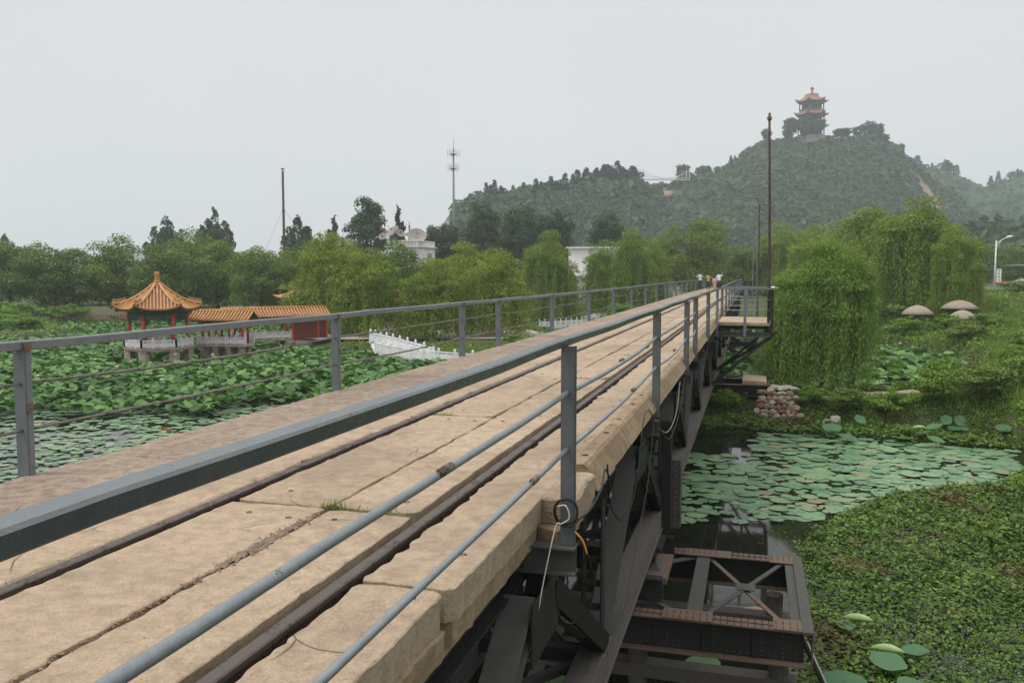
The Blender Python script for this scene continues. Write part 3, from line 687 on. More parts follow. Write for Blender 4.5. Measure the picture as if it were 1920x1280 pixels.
for k, (zb, zt, rr_) in enumerate([(1.2, 6.6, 5.2), (8.3, 13.2, 5.0), (15.4, 20.6, 4.7)]):
    w_ = obj('storey_wall', loft(MB(), [hexring(rr_, zb), hexring(rr_, zt)]), 'tower_body', TOW)
    for i in range(6):
        c0 = hexring(rr_+1.5, zb, 0)[i]; obj('column', MB().tube([c0, (c0[0], c0[1], zt)], .3, 6), 'redwall', TOW)
        a = math.pi/6+i*math.pi/3
        pm = Vector((math.cos(a)*(rr_*.866+.05), math.sin(a)*(rr_*.866+.05), 0)); tv = Vector((-math.sin(a), math.cos(a), 0))
        mbw = MB(); mbw.beam(pm+tv*-1.6+Vector((0,0,zb+2.2)), pm+tv*1.6+Vector((0,0,zb+2.2)), .15, 2.6); obj('window', mbw, 'dark', w_)
    obj('balcony_rail', loft(MB(), [hexring(rr_+1.7, zb-.1), hexring(rr_+1.7, zb+.9)], False), 'tower_body', TOW)
    last = k == 2
    obj('bracket_ring', loft(MB(), [hexring(rr_+1.4, zt-1.0), hexring(rr_+2.4, zt+.2)]), 'green_beam', TOW)
    rf = obj('roof', curved_roof(MB(), rr_+3.4, (2.8 if last else rr_+1.3), zt, zt+(4.2 if last else 1.9), .9, seg=4, th=.4), 'tile_far', TOW)
    for i in range(6):
        c0 = hexring(rr_+3.6, zt+1.0, 0)[i]; obj('corner_finial', MB().tube([(c0[0]*.82, c0[1]*.82, zt+1.0), (c0[0]*1.02, c0[1]*1.02, zt+1.0), (c0[0]*1.05, c0[1]*1.05, zt+1.7)], [.35,.3,.12], 5), 'green_beam', rf)
obj('roof_crest', loft(MB(), [hexring(3.9, 23.6), hexring(3.5, 24.9), hexring(1.0, 25.4)]), 'tile_far', TOW)
obj('finial', MB().lathe([(.9,25),(1.1,25.6),(.5,26.3),(.45,27.2),(1.0,28.0),(.8,28.8),(.05,29.3)], 8), 'tile_far', TOW)
# hanging footbridge on the ridge
HB = empty('suspension_bridge', (0,0,0), label='small white suspension footbridge spanning the saddle between two hills', category='bridge')
A_, B_ = Vector((-55.5,436.5,50.1)), Vector((-35.1,473.5,53.2))
obj('walkway', MB().beam(A_, B_, 1.6, .5), 'marble_grey', HB)
for p in (A_, B_):
    for sx in (-.8, .8): obj('pylon', MB().tube([p+Vector((sx,0,-3)), p+Vector((sx,0,5.2))], .22, 6), 'marble_grey', HB)
for sx in (-.8, .8):
    pts = [A_.lerp(B_, i/12)+Vector((sx,0,5-4.4*(1-(2*i/12-1)**2))) for i in range(13)]
    c_ = obj('cable', MB().tube(pts, .09, 4), 'marble_grey', HB)
    for i in range(1, 12): obj('hanger', MB().tube([pts[i], A_.lerp(B_, i/12)+Vector((sx,0,.2))], .05, 4), 'marble_grey', c_)
    obj('rail', MB().beam(A_+Vector((sx,0,1.2)), B_+Vector((sx,0,1.2)), .08, .12), 'marble_grey', HB)

# telecom mast, poles
TM = empty('telecom_mast', (-88.3,247.5,-2), label='tall grey telecom mast with two antenna rings in front of the left hill', category='mast')
obj('pole', MB().tube([(0,0,-1),(0,0,22),(0,0,42)], [.46,.36,.25], 12), 'tower_grey', TM, True)
obj('lightning_rod', MB().tube([(0,0,41.5),(0,0,45.5)], [.1,.04], 5), 'tower_grey', TM)
for zc, rr_ in ((40.4, 1.75), (36.1, 1.6)):
    pl = obj('antenna_platform', MB().lathe([(.25,zc-.5),(.9,zc-.2),(1.0,zc),(.25,zc)], 12), 'tower_grey', TM)
    for i in range(6):
        a = i*math.pi/3+.2; x_, y_ = math.cos(a)*rr_, math.sin(a)*rr_
        mb = MB().tube([(x_*.5,y_*.5,zc),(x_,y_,zc)], .06, 4).box(x_-.10, x_+.10, y_-.08, y_+.08, zc-.8, zc+1.3); obj('antenna', mb, 'marble_grey', pl)
LP = empty('steel_chimney', (-74.6,126.0,-3.3), label='tall thin dark flue pipe with a small cap behind the pond trees', category='pole')
obj('pipe', MB().tube([(0,0,0),(0,0,12),(0,0,22.0)], [.24,.21,.19], 8), 'rustpole', LP, True)
for zz in (9, 15.4): obj('flange', MB().lathe([(.2,zz-.06),(.29,zz-.06),(.29,zz+.06),(.2,zz+.06)], 8), 'rustpole', LP)
obj('cap', MB().lathe([(.34,22.2),(.28,22.35),(.02,22.5)], 10), 'rustpole', LP); obj('cap_stay', MB().tube([(.1,0,21.9),(.1,0,22.3)], .02, 4), 'rustpole', LP)
for i, (dx, dy) in enumerate(((-9, 2), (9, 2))): obj('guy_wire', MB().tube([(0,0,16),(dx,dy,1)], .018, 3), 'rustpole', LP)
RP = empty('rusty_pole', (.50,29.08,-.5), label='tall thin rusty pipe pole rising from the corner of the viewing platform', category='pole')
obj('pipe', MB().tube([(0,0,0),(-.005,0,2),(-.05,0,4.5),(-.11,0,7.0)], [.047,.045,.042,.038], 8), 'rustpole', RP, True)
obj('cap', MB().lathe([(.048,6.97),(.075,7.0),(.075,7.07),(.035,7.12),(.045,7.18),(.01,7.22)], 8, (-.11,0,0)), 'rust', RP)
obj('clamp', MB().lathe([(.058,1.5),(.078,1.5),(.078,1.58),(.058,1.58)], 8, (-.002,0,0)), 'rust', RP)
RP2 = empty('thin_pole', (.3,60,-3.2), label='thinner dark pole farther back left of the tall rusty pole', category='pole')
obj('pipe', MB().tube([(0,0,0),(0,0,9.4)], [.07,.05], 6), 'rustpole', RP2); obj('cap', MB().lathe([(.05,9.4),(.08,9.45),(.02,9.6)], 6), 'rust', RP2)
for i, x in enumerate((-.05, .25)):
    t = empty('steel_stake', (x,70+i,-3.2), label=('left' if i == 0 else 'right')+' one of two very thin grey stakes beside the far thin pole', category='pole', group='thin grey stakes')
    obj('shaft', MB().tube([(0,0,0),(0,0,7.2)], .03, 5), 'tower_grey', t); obj('foot', MB().lathe([(.08,-.1),(.08,.2),(.03,.25)], 6), 'tower_grey', t)

# ------------------------------------------------------------------ street lamp, umbrella stall, hedge on the right
SL = empty('street_lamp', (34.0,139.8,-1.2), label='white curved arm street lamp with a lettered banner at the right edge', category='street lamp')
obj('pole', MB().tube([(0,0,0),(0,0,7.9)], [.14,.09], 8), 'whitepaint', SL, True)
obj('arm', MB().tube([(0,0,7.2),(.3,.1,7.6),(.9,.3,8.1),(1.6,.5,8.35)], [.06,.06,.05,.05], 6), 'whitepaint', SL, True)
obj('arm_brace', MB().tube([(0,0,6.9),(.4,.12,7.3),(.8,.28,8.0)], .03, 5), 'whitepaint', SL)
lh = MB().lathe([(.02,-.45),(.13,-.3),(.17,.0),(.12,.35),(.02,.5)], 8, (1.85,.6,8.45), Matrix.Rotation(R(76), 3, 'Y')); obj('lamp_head', lh, 'white', SL, True)
bn = obj('banner', MB().box(.22,.85,-.03,.03,1.85,3.75), 'white', SL)
obj('banner_frame', MB().box(.19,.88,-.02,.02,3.75,3.8).box(.19,.88,-.02,.02,1.8,1.85).box(.0,.2,-.02,.02,3.6,3.64).box(.0,.2,-.02,.02,1.95,1.99), 'ink', SL)
def strokes(c, s):
    mb = MB()
    for (x0, z0, x1, z1) in c: mb.beam((.535+x0*s, -.036, z0*s), (.535+x1*s, -.036, z1*s), .006, .045, (0, 1, 0) if 0 else (0, 0, 1) if abs(x1-x0) > abs(z1-z0) else (1, 0, 0))
    return mb
CH = [[(-.9,.8,.9,.8),(0,1.1,0,.2),(-.6,.3,.6,.3),(-.7,-.2,-.2,.1),(.2,.1,.8,-.3)], [(-.8,.9,.7,.9),(.5,.9,-.5,.2),(-.8,.1,.9,.1),(0,.6,0,-.5)],
      [(-.7,1,-.7,-.2),(-.7,1,.7,1),(.7,1,.7,-.2),(-.7,.4,.7,.4),(-.7,-.2,.7,-.2)], [(-.9,.7,-.3,.7),(-.6,1,-.6,-.3),(.0,.9,.9,.9),(.1,.4,.8,.4),(.45,.9,.45,-.3),(0,-.3,.9,-.3)]]
for i, c in enumerate(CH):
    g_ = strokes(c, .19); g_.v = [(x, y, z+3.42-i*.44) for x, y, z in g_.v]; obj('character', g_, 'ink', bn)
def parasol(name, loc, rad, m, label, h=2.1):
    t = empty(name, loc, label=label, category='parasol')
    obj('canopy', curved_roof(MB(), rad, .05, h, h+.55*rad**.5, -.1, n=8, seg=2, m=4, th=.1), m, t); obj('pole', MB().tube([(0,0,0),(0,0,h+.5)], .03, 6), 'whitepaint', t)
    for i in range(8): a = i*math.pi/4; obj('rib', MB().tube([(0,0,h+.3),(math.cos(a)*rad*.9,math.sin(a)*rad*.9,h)], .015, 4), 'whitepaint', t)
parasol('parasol', (37.0,151,-1.2), 1.6, 'orange', 'orange parasol behind the foot of the street lamp', 1.7)
parasol('parasol', (41.2,154,-1.2), 1.4, 'white', 'white parasol right of the orange parasol', 1.9)
t = empty('kiosk', (45.2,150,-1.2), label='small white kiosk with open shutters at the right edge', category='kiosk')
obj('wall', MB().box(-1.2,1.2,-.8,.8,0,1.7), 'whitewall', t); obj('roof', MB().box(-1.4,1.4,-1,1,1.7,1.82), 'marble_grey', t)
for x in (-.9,-.3,.3): obj('shutter', MB().box(x,x+.4,-.86,-.8,.5,1.5), 'pile', t)
t = empty('litter_bin', (40.2,147,-1.2), label='round white bin standing on the lawn near the parasols', category='bin')
obj('body', MB().lathe([(.2,0),(.28,.2),(.28,.7),(.2,.8)], 10), 'white', t, True); obj('lid', MB().lathe([(.3,.8),(.25,.95),(.02,1.05)], 10), 'white', t, True)
# power line across the right edge
obj('power_line', MB().tube([(22,150,3.3),(30,150,3.05),(40,150,3.2),(60,150,4)], .035, 4), 'marble_grey', None, label='thin pale wire strung behind the street lamp', category='wire')
def leafbox(x0, x1, y0, y1, z0, z1, n, ls):
    P = np.stack([rnd(n, x0, x1), rnd(n, y0, y1), rnd(n, z0, z1)], 1); ax = rng.integers(0, 3, n)
    P[ax == 0, 2] = z1; P[ax == 1, 1] = y0; P[:, 2] += .08*vnoise(P[:, 0], P[:, 1], 3)
    d = sphere_pts(n); d[:, 2] = np.abs(d[:, 2]); return leaf_quads(P, d, sphere_pts(n)+np.array([0, -.5, .5]), rnd(n, ls*.6, ls*1.3), rnd(n, ls*.4, ls*.8))
HG = empty('hedge', (0,0,0), label='long clipped dark hedge below the street lamp', category='hedge')
obj('foliage', np_mesh('foliage', *leafbox(25.5, 60, 117, 119, -1.8, -.35, 16000, .22), 'round'), None, HG)
obj('stems', MB().box(26,59.5,117.3,118.7,-2.6,-.5), 'bark', HG)

# mushroom shelters
for i, (x, y, z, r, lb) in enumerate([(11.75,69,-.66,1.12,'left pale concrete mushroom canopy under the feathery tree'),(15.4,73,-.35,1.35,'largest pale concrete mushroom canopy on the bank'),(15.0,70.0,-1.02,1.05,'lower mushroom canopy half hidden in the weeds')]):
    t = empty('mushroom_shelter', (x, y, z-2.0), label=lb, category='shelter', group='concrete mushroom canopies')
    obj('cap', MB().lathe([(.12,1.3),(r*.96,1.32),(r,1.38),(r*.8,1.62),(r*.5,1.86),(r*.2,1.98),(.01,2.02)], 20), 'mushroom', t, True)
    obj('stem', MB().lathe([(.28,-1.2),(.2,0),(.17,1.35)], 10), 'mushroom', t, True)

# ------------------------------------------------------------------ bank vegetation
def scatter(n, x0, x1, y0, y1, cond):
    X = rnd(n, x0, x1); Y = rnd(n, y0, y1); sd = seg_dist(np.stack([X, Y], 1), LAND_A); k = cond(X, Y, sd)
    X, Y, sd = X[k], Y[k], sd[k]; return X, Y, ground_z(X, Y, sd), sd
def weeds(n, x0, x1, y0, y1, cond, ls, hmax, m, name, label, dens=None):
    X, Y, Z, sd = scatter(n, x0, x1, y0, y1, cond)
    hgt = hmax*np.clip(.35+.9*vnoise(X, Y, .9, 5)+.5*vnoise(X, Y, 2.3, 8), .08, 1.4)
    hgt = np.where((X > .8) & (X < 7) & (Y > 34.9) & (Y < 37), hgt*.25, hgt)
    P = np.stack([X, Y, Z + hgt*rnd(len(X), .1, 1)], 1)
    dist = np.hypot(X, Y); L = ls*rnd(len(X), .6, 1.4)*np.clip(dist/40, .6, 2.4)
    d = sphere_pts(len(X))*np.array([1, 1, .55]); nn = .55*sphere_pts(len(X))+np.array([0, 0, 1.])
    return obj(name, np_mesh(name, *leaf_quads(P, d, nn, L, L*.62), m), None, kind='stuff', label=label, category='vegetation')
def path_free(X, Y): return ~((X > 1.2) & (X < 6.6) & (np.abs(Y-36.35-.12*(X-1)) < .5) & (vnoise(X, Y, 2.5, 3) > -.55))
weeds(110000, -6, 24, 4, 70, lambda X, Y, sd: (sd > .0) & ((Y < 33.8) | (X > 8.5) | (Y > 40)) & path_free(X, Y) & (X > -5) & ~((X < 1.9) & (X > -.2) & (Y < 36.6)), .13, .55, 'weed', 'bank_weeds', 'thick green creeping weeds over the right bank and dyke')
weeds(90000, 8, 70, 25, 125, lambda X, Y, sd: (sd > .3), .15, .8, 'weed', 'slope_weeds', 'lush green overgrowth on the slope right of the pond')
weeds(50000, -75, -4, 46, 100, lambda X, Y, sd: (sd > -.1) & ~((X > -34) & (X < -17) & (Y > 57.5) & (Y < 80)), .15, .3, 'weed', 'shore_weeds', 'low green weeds along the left shore')
def blades(n, x0, x1, y0, y1, cond, h, w, name, label, m='grass'):
    X, Y, Z, sd = scatter(n, x0, x1, y0, y1, cond)
    P = np.stack([X, Y, Z], 1); m_ = len(X); d = np.stack([rng.normal(size=m_)*.28, rng.normal(size=m_)*.28, np.ones(m_)], 1)
    s = np.clip(.6+.8*vnoise(X, Y, 1.4, 3), .25, 1.5)
    return obj(name, np_mesh(name, *leaf_quads(P, d, sphere_pts(m_)*np.array([1, 1, .1]), h*rnd(m_, .5, 1.2)*s, w*np.ones(m_)), m), None, kind='stuff', label=label, category='grass')
blades(45000, -5, 12, 30, 45, lambda X, Y, sd: (sd > -.2) & path_free(X, Y) & ~((X < 1.9) & (X > -.2) & (Y < 36.6)) & ((Y < 34.95) | (Y > 36.9) | (X > 7.5)), .42, .03, 'dyke_grass', 'tall grass on the dyke and at the waterline below the near willow')
blades(26000, 3, 14, 3, 34, lambda X, Y, sd: (sd > -.3) & (sd < 4), .8, .03, 'bank_grass', 'long grass leaning over the right edge of the pond')
blades(50000, -40, -8, 48, 72, lambda X, Y, sd: (sd > -.1) & ~((X > -34) & (X < -17) & (Y > 57.5)), .45, .045, 'shore_grass', 'unmown grass around the marble bridge on the left shore')
blades(60000, 9, 45, 33, 115, lambda X, Y, sd: (sd > .2), .95, .06, 'slope_grass', 'tall reedy grass on the right slope')
weeds(90000, -6, 13, 33.6, 40, lambda X, Y, sd: (sd > -.25) & path_free(X, Y) & ~((X < 1.95) & (X > -.1) & (Y < 36.2)), .10, .32, 'weed', 'dyke_weeds', 'leafy weeds covering the sides of the dyke')
# footpath on the dyke
pm = MB(); pv = []
for i in range(30):
    x = 1.0+i*.2; y = 36.3+.12*(x-1); w = .42+.06*math.sin(i*1.3); z = float(ground_z([x], [y])[0])
    pv.append((x, y-w, z)); pv.append((x, y+w, z))
zz = [float(z) for z in ground_z([p[0] for p in pv], [p[1] for p in pv])]
pm.add([(p[0], p[1], z_+.05) for p, z_ in zip(pv, zz)], [(2*i, 2*i+2, 2*i+3, 2*i+1) for i in range(29)])
obj('footpath', pm, 'band', None, kind='structure')
# shrubs
SHR = bank(lambda s: crown_round(1.6, 1.0, 3600, .11, 16, s, .0), (51, 52, 53), 'weed'); SHR2 = np_mesh('crown', *crown_round(1.6, 1.0, 3200, .11, 16, 54, 0), 'round')
TRS = limb_mesh(1.6, .05, .8, 5, 3); TRS.materials.append(M['bark'])
def shrub(x, y, h, r, lb, i, me=None, grp='shrubs on the banks'):
    z = float(ground_z([x], [y])[0]); return tree('shrub', x, y, z-.05, h, r, me or SHR[i % 3], 1.6, 1.0, lb, 'shrub', grp, i, TRS, 1.7)
for i, (x, y, h, r, lb, dk) in enumerate([(8.9,29.5,1.5,1.2,'grey green bush at the right edge above the lily pads',0),(8.3,34.6,1.3,1.3,'dark shaded bush right of the paired lotus leaves',1),(10.4,36,1.5,1.6,'dark thicket on the bank above the paired lotus leaves',1),
   (5.0,34.7,1.0,.9,'yellowish bush on the front of the dyke',0),(6.6,34.9,1.2,1.1,'round bush on the dyke right of the yellowish bush',0),(3.5,34.9,1.0,.9,'dark bush under the near end of the dyke path',1),(2.2,35.3,.9,.7,'small bush right of the stone pier base',0),
   (-1.0,35.2,.9,.8,'small bush under the bridge left of the stone pier base',0),(-2.4,35.3,1.0,.9,'shaded bush deeper under the bridge',0),(-.1,34.9,.6,.6,'tiny bush touching the left foot of the stone pier',0),(7.6,38.6,1.2,1.2,'bush where the dyke meets the right slope',0),(4.9,38.8,.9,.9,'bush on the pond side of the dyke path',0),
   (13.6,62,1.5,1.7,'dark bush below the mushroom canopies',1),(10.2,69.5,1.0,1.1,'feathery bush in front of the left mushroom canopy',0),(11.0,67.6,1.5,1.35,'leafy bush hiding the stem of the left mushroom canopy',0),(14.0,68.3,1.35,1.5,'bush below the two right mushroom canopies',0),(16.2,68.6,1.1,1.5,'bush at the right of the mushroom canopies',0),(11.4,75,2.0,1.7,'low spreading tree beside the left mushroom canopy',0),(15.5,55,1.6,1.8,'round bush halfway up the right slope',0),
   (19,52,1.5,2.0,'wide bush high on the right slope',0),(22,66,1.8,2.4,'broad bush near the top of the right slope',0),(7.0,23.4,1.1,.9,'bush leaning over the water at the right edge of the weed mat',0),(5.8,16.5,1.2,1.0,'bush at the bottom right corner of the pond',0),
   (12.5,46,1.3,1.5,'bush above the far lotus bed on the right',0),(26,95,2.2,2.6,'dark bush below the clipped hedge',1)]):
    shrub(x, y, h, r, lb, i, SHR2 if dk else None)
for i, (x, y, h, r, lb) in enumerate([(-76,80,1.9,3.0,'left end of the leafy bushes on the far left shore'),(-80,76,2.2,4.5,'broad ivy covered bank bush at the left edge'),(-72,66,1.8,3.5,'round bush in front of the left end of the pink wall'),(-66,64,1.6,3.0,'low bush at the waterline left of the pavilion'),
   (-58,96,2.4,3.0,'leafy bush behind the pavilion roof'),(-51,96,2.4,3.2,'leafy bush above the first gallery roof'),(-46,94,2.2,2.8,'rounded bush above the second gallery roof'),(-41,91,2.3,2.6,'rounded bush left of the small orange roof'),(-34.0,57.9,1.2,.9,'clipped dark bush beside the red gate wall'),
   (-9.8,84,2.0,2.0,'green bush beside the far marble balustrade'),(-8.0,75,1.8,2.0,'green bush close to the bridge in the middle distance'),(-12.5,86,2.4,2.0,'taller bush behind the left handrail'),(-84,70,2.2,4.5,'second ivy bush at the left edge'),(-16,58,.9,1.2,'low bush on the grass beside the bridge')]):
    shrub(x, y, h, r, lb, i+3, None, 'bushes on the left shore')

# ------------------------------------------------------------------ pond plants
def lotus_geo(X, Y, Z, Rr, seg=7):
    n = len(X); a = np.linspace(0, 2*np.pi, seg, endpoint=False)[None]+rnd(n)[:, None]*6.28
    rad = Rr[:, None]*rng.uniform(.85, 1.12, (n, seg)); tx = rng.normal(size=n)*.30; ty = rng.normal(size=n)*.30
    ex = np.cos(a)*rad; ey = np.sin(a)*rad; ez = rng.uniform(-.10, .22, (n, seg))*Rr[:, None] + ex*tx[:, None]+ey*ty[:, None]
    ring = np.stack([X[:, None]+ex, Y[:, None]+ey, Z[:, None]+ez], -1)
    c = np.stack([X, Y, Z-.10*Rr], -1)[:, None]
    V = np.concatenate([c, ring], 1); k = seg+1
    F = [];
    for j in range(seg): F.append(np.stack([np.arange(n)*k, np.arange(n)*k+1+j, np.arange(n)*k+1+(j+1) % seg], 1))
    return V.reshape(-1, 3), np.vstack(F)
def pond(X, Y): return seg_dist(np.stack([X, Y], 1), LAND_A) < -.4
n = 130000; X = rnd(n, -95, -7); Y = rnd(n, 14, 99)
float_zone = ((Y < 28.6+1.2*vnoise(X, Y, .5)) & (X > -29.5+1.0*vnoise(X, Y, .6, 2))) | ((X > -21) & (Y < 33)) | ((X > -13) & (Y < 45))
pav = (np.hypot(X+36.9, Y-46.7) < 3.4) | ((X > -38) & (X < -32.5) & (Y > 48) & (Y < 53.2)) 
vis = (-X > Y*.42) | (Y > 40)
kk = pond(X, Y) & ~float_zone & ~pav & (X > -Y*1.28-12) & vis
X, Y = X[kk], Y[kk]
if len(X) > 42000: X, Y = X[:42000], Y[:42000]
Z = WZ + .40 + .20*vnoise(X, Y, 1.1, 2) + rnd(len(X), -.12, .14)
obj('lotus_bed', np_mesh('lotus_bed', *lotus_geo(X, Y, Z, rnd(len(X), .13, .27)), 'lotus', False), None, kind='stuff', label='dense bed of upright green lotus leaves filling the left pond', category='lotus')
n = 5000; X = rnd(n, -6, 13); Y = rnd(n, 39.5, 84); kk = pond(X, Y); X, Y = X[kk], Y[kk]
Z = WZ + .65 + .2*vnoise(X, Y, 1.1, 2) + rnd(len(X), -.15, .2)
obj('lotus_bed', np_mesh('lotus_bed', *lotus_geo(X, Y, Z, rnd(len(X), .2, .36)), 'lotus', False), None, kind='stuff', label='bluish green lotus bed behind the dyke right of the bridge', category='lotus')
n = 5200; X = rnd(n, -31, -11); Y = rnd(n, 12, 33); kk = pond(X, Y) & ((X < -19.0) | (rnd(n) < .25)) & (vnoise(X, Y, .7, 6) > -.55) & ((-X > Y*.6)); X, Y = X[kk], Y[kk]
def pad_geo(X, Y, Z, Rr, seg=9):
    n = len(X); a = np.linspace(.12, 2*np.pi-.12, seg)[None]+rnd(n)[:, None]*6.28; rad = Rr[:, None]*rng.uniform(.93, 1.05, (n, seg))
    ring = np.stack([X[:, None]+np.cos(a)*rad, Y[:, None]+np.sin(a)*rad, np.repeat(Z[:, None], seg, 1)+rng.uniform(-.002, .006, (n, seg))], -1)
    V = np.concatenate([np.stack([X, Y, Z], -1)[:, None], ring], 1); k = seg+1
    F = [np.stack([np.arange(n)*k, np.arange(n)*k+1+j, np.arange(n)*k+2+j], 1) for j in range(seg-1)]
    return V.reshape(-1, 3), np.vstack(F)
obj('floating_leaves', np_mesh('floating_leaves', *pad_geo(X, Y, WZ+.012+rnd(len(X), 0, .05), rnd(len(X), .08, .22)), 'pad'), None, kind='stuff', label='pale floating leaves on open water at the near left of the pond', category='lily pads')
# individual pads, right of the bridge
def poly_in(X, Y, P): return seg_dist(np.stack([X, Y], 1), np.array(P, float)) > 0
LILY = [(-2.4,29.6),(-1.2,30.6),(.8,32.0),(3.5,31.9),(8.3,30.8),(7.2,26.2),(4.8,24.4),(3.0,22.6),(1.9,21.4),(1.1,20.5),(-.6,19.8),(-2.4,19.9),(-2.6,24)]
padm = []
for s in range(6):
    v, f = pad_geo(np.zeros(1), np.zeros(1), np.zeros(1), np.ones(1), 15); v[:, 2] *= 3; padm.append(np_mesh('lily_pad', v, f, 'pad'))
cand = []; tries = 0
while len(cand) < 287 and tries < 30000:
    tries += 1
    x = random.uniform(-2.6, 8.3); y = random.uniform(19.6, 32.1)
    if not poly_in(np.array([x]), np.array([y]), LILY)[0]: continue
    if x < .1 and y > 27.5 and x < .1-(.3)*(31-y)/3: continue
    r = random.uniform(.13, .34) if y < 27 else random.uniform(.17, .40)
    if all((x-a)**2+(y-b)**2 > (.66*(r+c))**2 for a, b, c in cand): cand.append((x, y, r))
for x, y, r in [(.2,11.6,.42),(1.4,12.2,.3),(-.6,12.4,.3),(-.9,14.3,.3),(.2,14.6,.28),(-1.4,8.9,.3),(-2.2,9.6,.25),(-1.5,32.3,.12),(.5,13.9,.3),(-2.0,13.0,.3),(-2.6,11.2,.3),(.9,14.6,.22)]: cand.append((x, y, r))
for i, (x, y, r) in enumerate(cand):
    o = obj('lily_pad', padm[i % 6], None, None, label='flat round green lily pad floating in the patch right of the bridge', category='lily pad', group='lily pads on the pond right of the bridge')
    o.location = (x, y, WZ+.012+.0006*i % .05); o.rotation_euler = (random.uniform(-.03,.03), random.uniform(-.03,.03), random.uniform(0, 6.28)); o.scale = (r, r*random.uniform(.85, 1), r)
n = 4200; X = rnd(n, -2.2, 9); Y = rnd(n, 20, 32.2); k = poly_in(X, Y, LILY) & ~((X < .4) & (Y > 27.5)) & (rnd(n) < .35+.55*vnoise(X, Y, .8, 2)+.05*X); X, Y = X[k], Y[k]
obj('small_lily_pads', np_mesh('small_lily_pads', *pad_geo(X, Y, WZ+.004+rnd(len(X), 0, .008), rnd(len(X), .09, .25)), 'pad'), None, kind='stuff', label='small pale pads filling the gaps of the lily patch', category='lily pads')
# water weed mats
WEED = [(.75,6),(.95,14),(1.05,17.8),(1.7,19.5),(2.6,21.6),(3.8,23.6),(5.2,24.6),(7.3,25.6),(7.6,26),(6.1,21),(4.1,13),(3.4,6)]
BANDP = [(-2.1,32.6),(-.3,33.0),(.6,32.3),(3.4,32.2),(6.2,31.6),(8.4,30.9),(9,32),(8.2,33.8),(6,34.3),(3.5,34.5),(.4,34.9),(-2.5,34.9)]
def mat_pts(poly, n, x0, x1, y0, y1):
    X = rnd(n, x0, x1); Y = rnd(n, y0, y1); sd = seg_dist(np.stack([X, Y], 1), np.array(poly, float)); k = sd > -.25+.35*rnd(n)*(vnoise(X, Y, 2.2, 1)+.3); return X[k], Y[k]
X1, Y1 = mat_pts(WEED, 110000, .3, 7.8, 8, 26.5); X2, Y2 = mat_pts(BANDP, 30000, -2.6, 9, 31, 35)
X = np.concatenate([X1, X2]); Y = np.concatenate([Y1, Y2])
k = (vnoise(X, Y, 2.7, 9)+.6*vnoise(X, Y, 6.1, 4) > -1.05+.9*(rnd(len(X)) > .5)*(vnoise(X, Y, 1.1, 7) > .45)); X, Y = X[k], Y[k]; n = len(X)
P = np.stack([X, Y, WZ+.02+rnd(n, 0, .15)*(1+.75*vnoise(X, Y, 1.9)+.4*vnoise(X, Y, 5.3, 3))], 1); d = sphere_pts(n)*np.array([1, 1, .45]); L = rnd(n, .045, .115)*(1+.35*vnoise(X, Y, .9, 4))*np.clip(np.hypot(X, Y)/20, .8, 1.6)
obj('water_weed', np_mesh('water_weed', *leaf_quads(P, d, sphere_pts(n)*.5+np.array([0, 0, 1]), L, L*.8), 'waterweed'), None, kind='stuff', label='dense mat of small leafy water weed right of the bridge', category='water weed')
n = 2600; X = rnd(n, .0, 5); Y = rnd(n, 18.5, 24.5); sd = seg_dist(np.stack([X, Y], 1), np.array(WEED, float)); k = (sd > -1.3) & (sd < 0) & (rnd(n) < .8+.5*sd) ; X, Y = X[k], Y[k]; n = len(X)
d = sphere_pts(n)*np.array([1, 1, .1]); obj('water_weed', np_mesh('water_weed', *leaf_quads(np.stack([X, Y, np.full(n, WZ+.012)], 1), d, np.array([0, 0, 1.])+.1*sphere_pts(n), rnd(n, .04, .09), rnd(n, .03, .05)), 'waterweed'), None, kind='stuff', label='scattered loose water weed at the open edge of the mat', category='water weed')
# upright lotus leaves that stand out singly
def big_leaf(name, x, y, h, r, tilt, az, label, fold=0.0):
    t = empty(name, (x, y, WZ), label=label, category='lotus leaf')
    mb = MB(); seg = 18
    rot = Matrix.Rotation(az, 3, 'Z') @ Matrix.Rotation(tilt, 3, 'X')
    k0 = [(0, 0, -.06*r)]
    for q in (.5, 1.0):
        for i in range(seg):
            a = 2*math.pi*i/seg; rr_ = r*q*(1+.05*math.sin(a*5)); x_ = math.cos(a)*rr_; y_ = math.sin(a)*rr_; z_ = .10*r*q*q + .05*r*q*math.sin(a*3+az)
            if fold: z_ += abs(x_)*fold*1.6; x_ *= (1-fold*.75)
            k0.append((x_, y_, z_))
    f = [(0, 1+i, 1+(i+1) % seg) for i in range(seg)] + [(1+i, 1+seg+i, 1+seg+(i+1) % seg, 1+(i+1) % seg) for i in range(seg)]
    mb.add([tuple(rot @ Vector(v)+Vector((0, 0, h))) for v in k0], f); obj('blade', mb, 'lotus_big', t, True)
    obj('stalk', MB().tube([(0,0,-.8),(.02,0,h*.5),(0,0,h-.05*r)], .012, 5), 'weed', t)
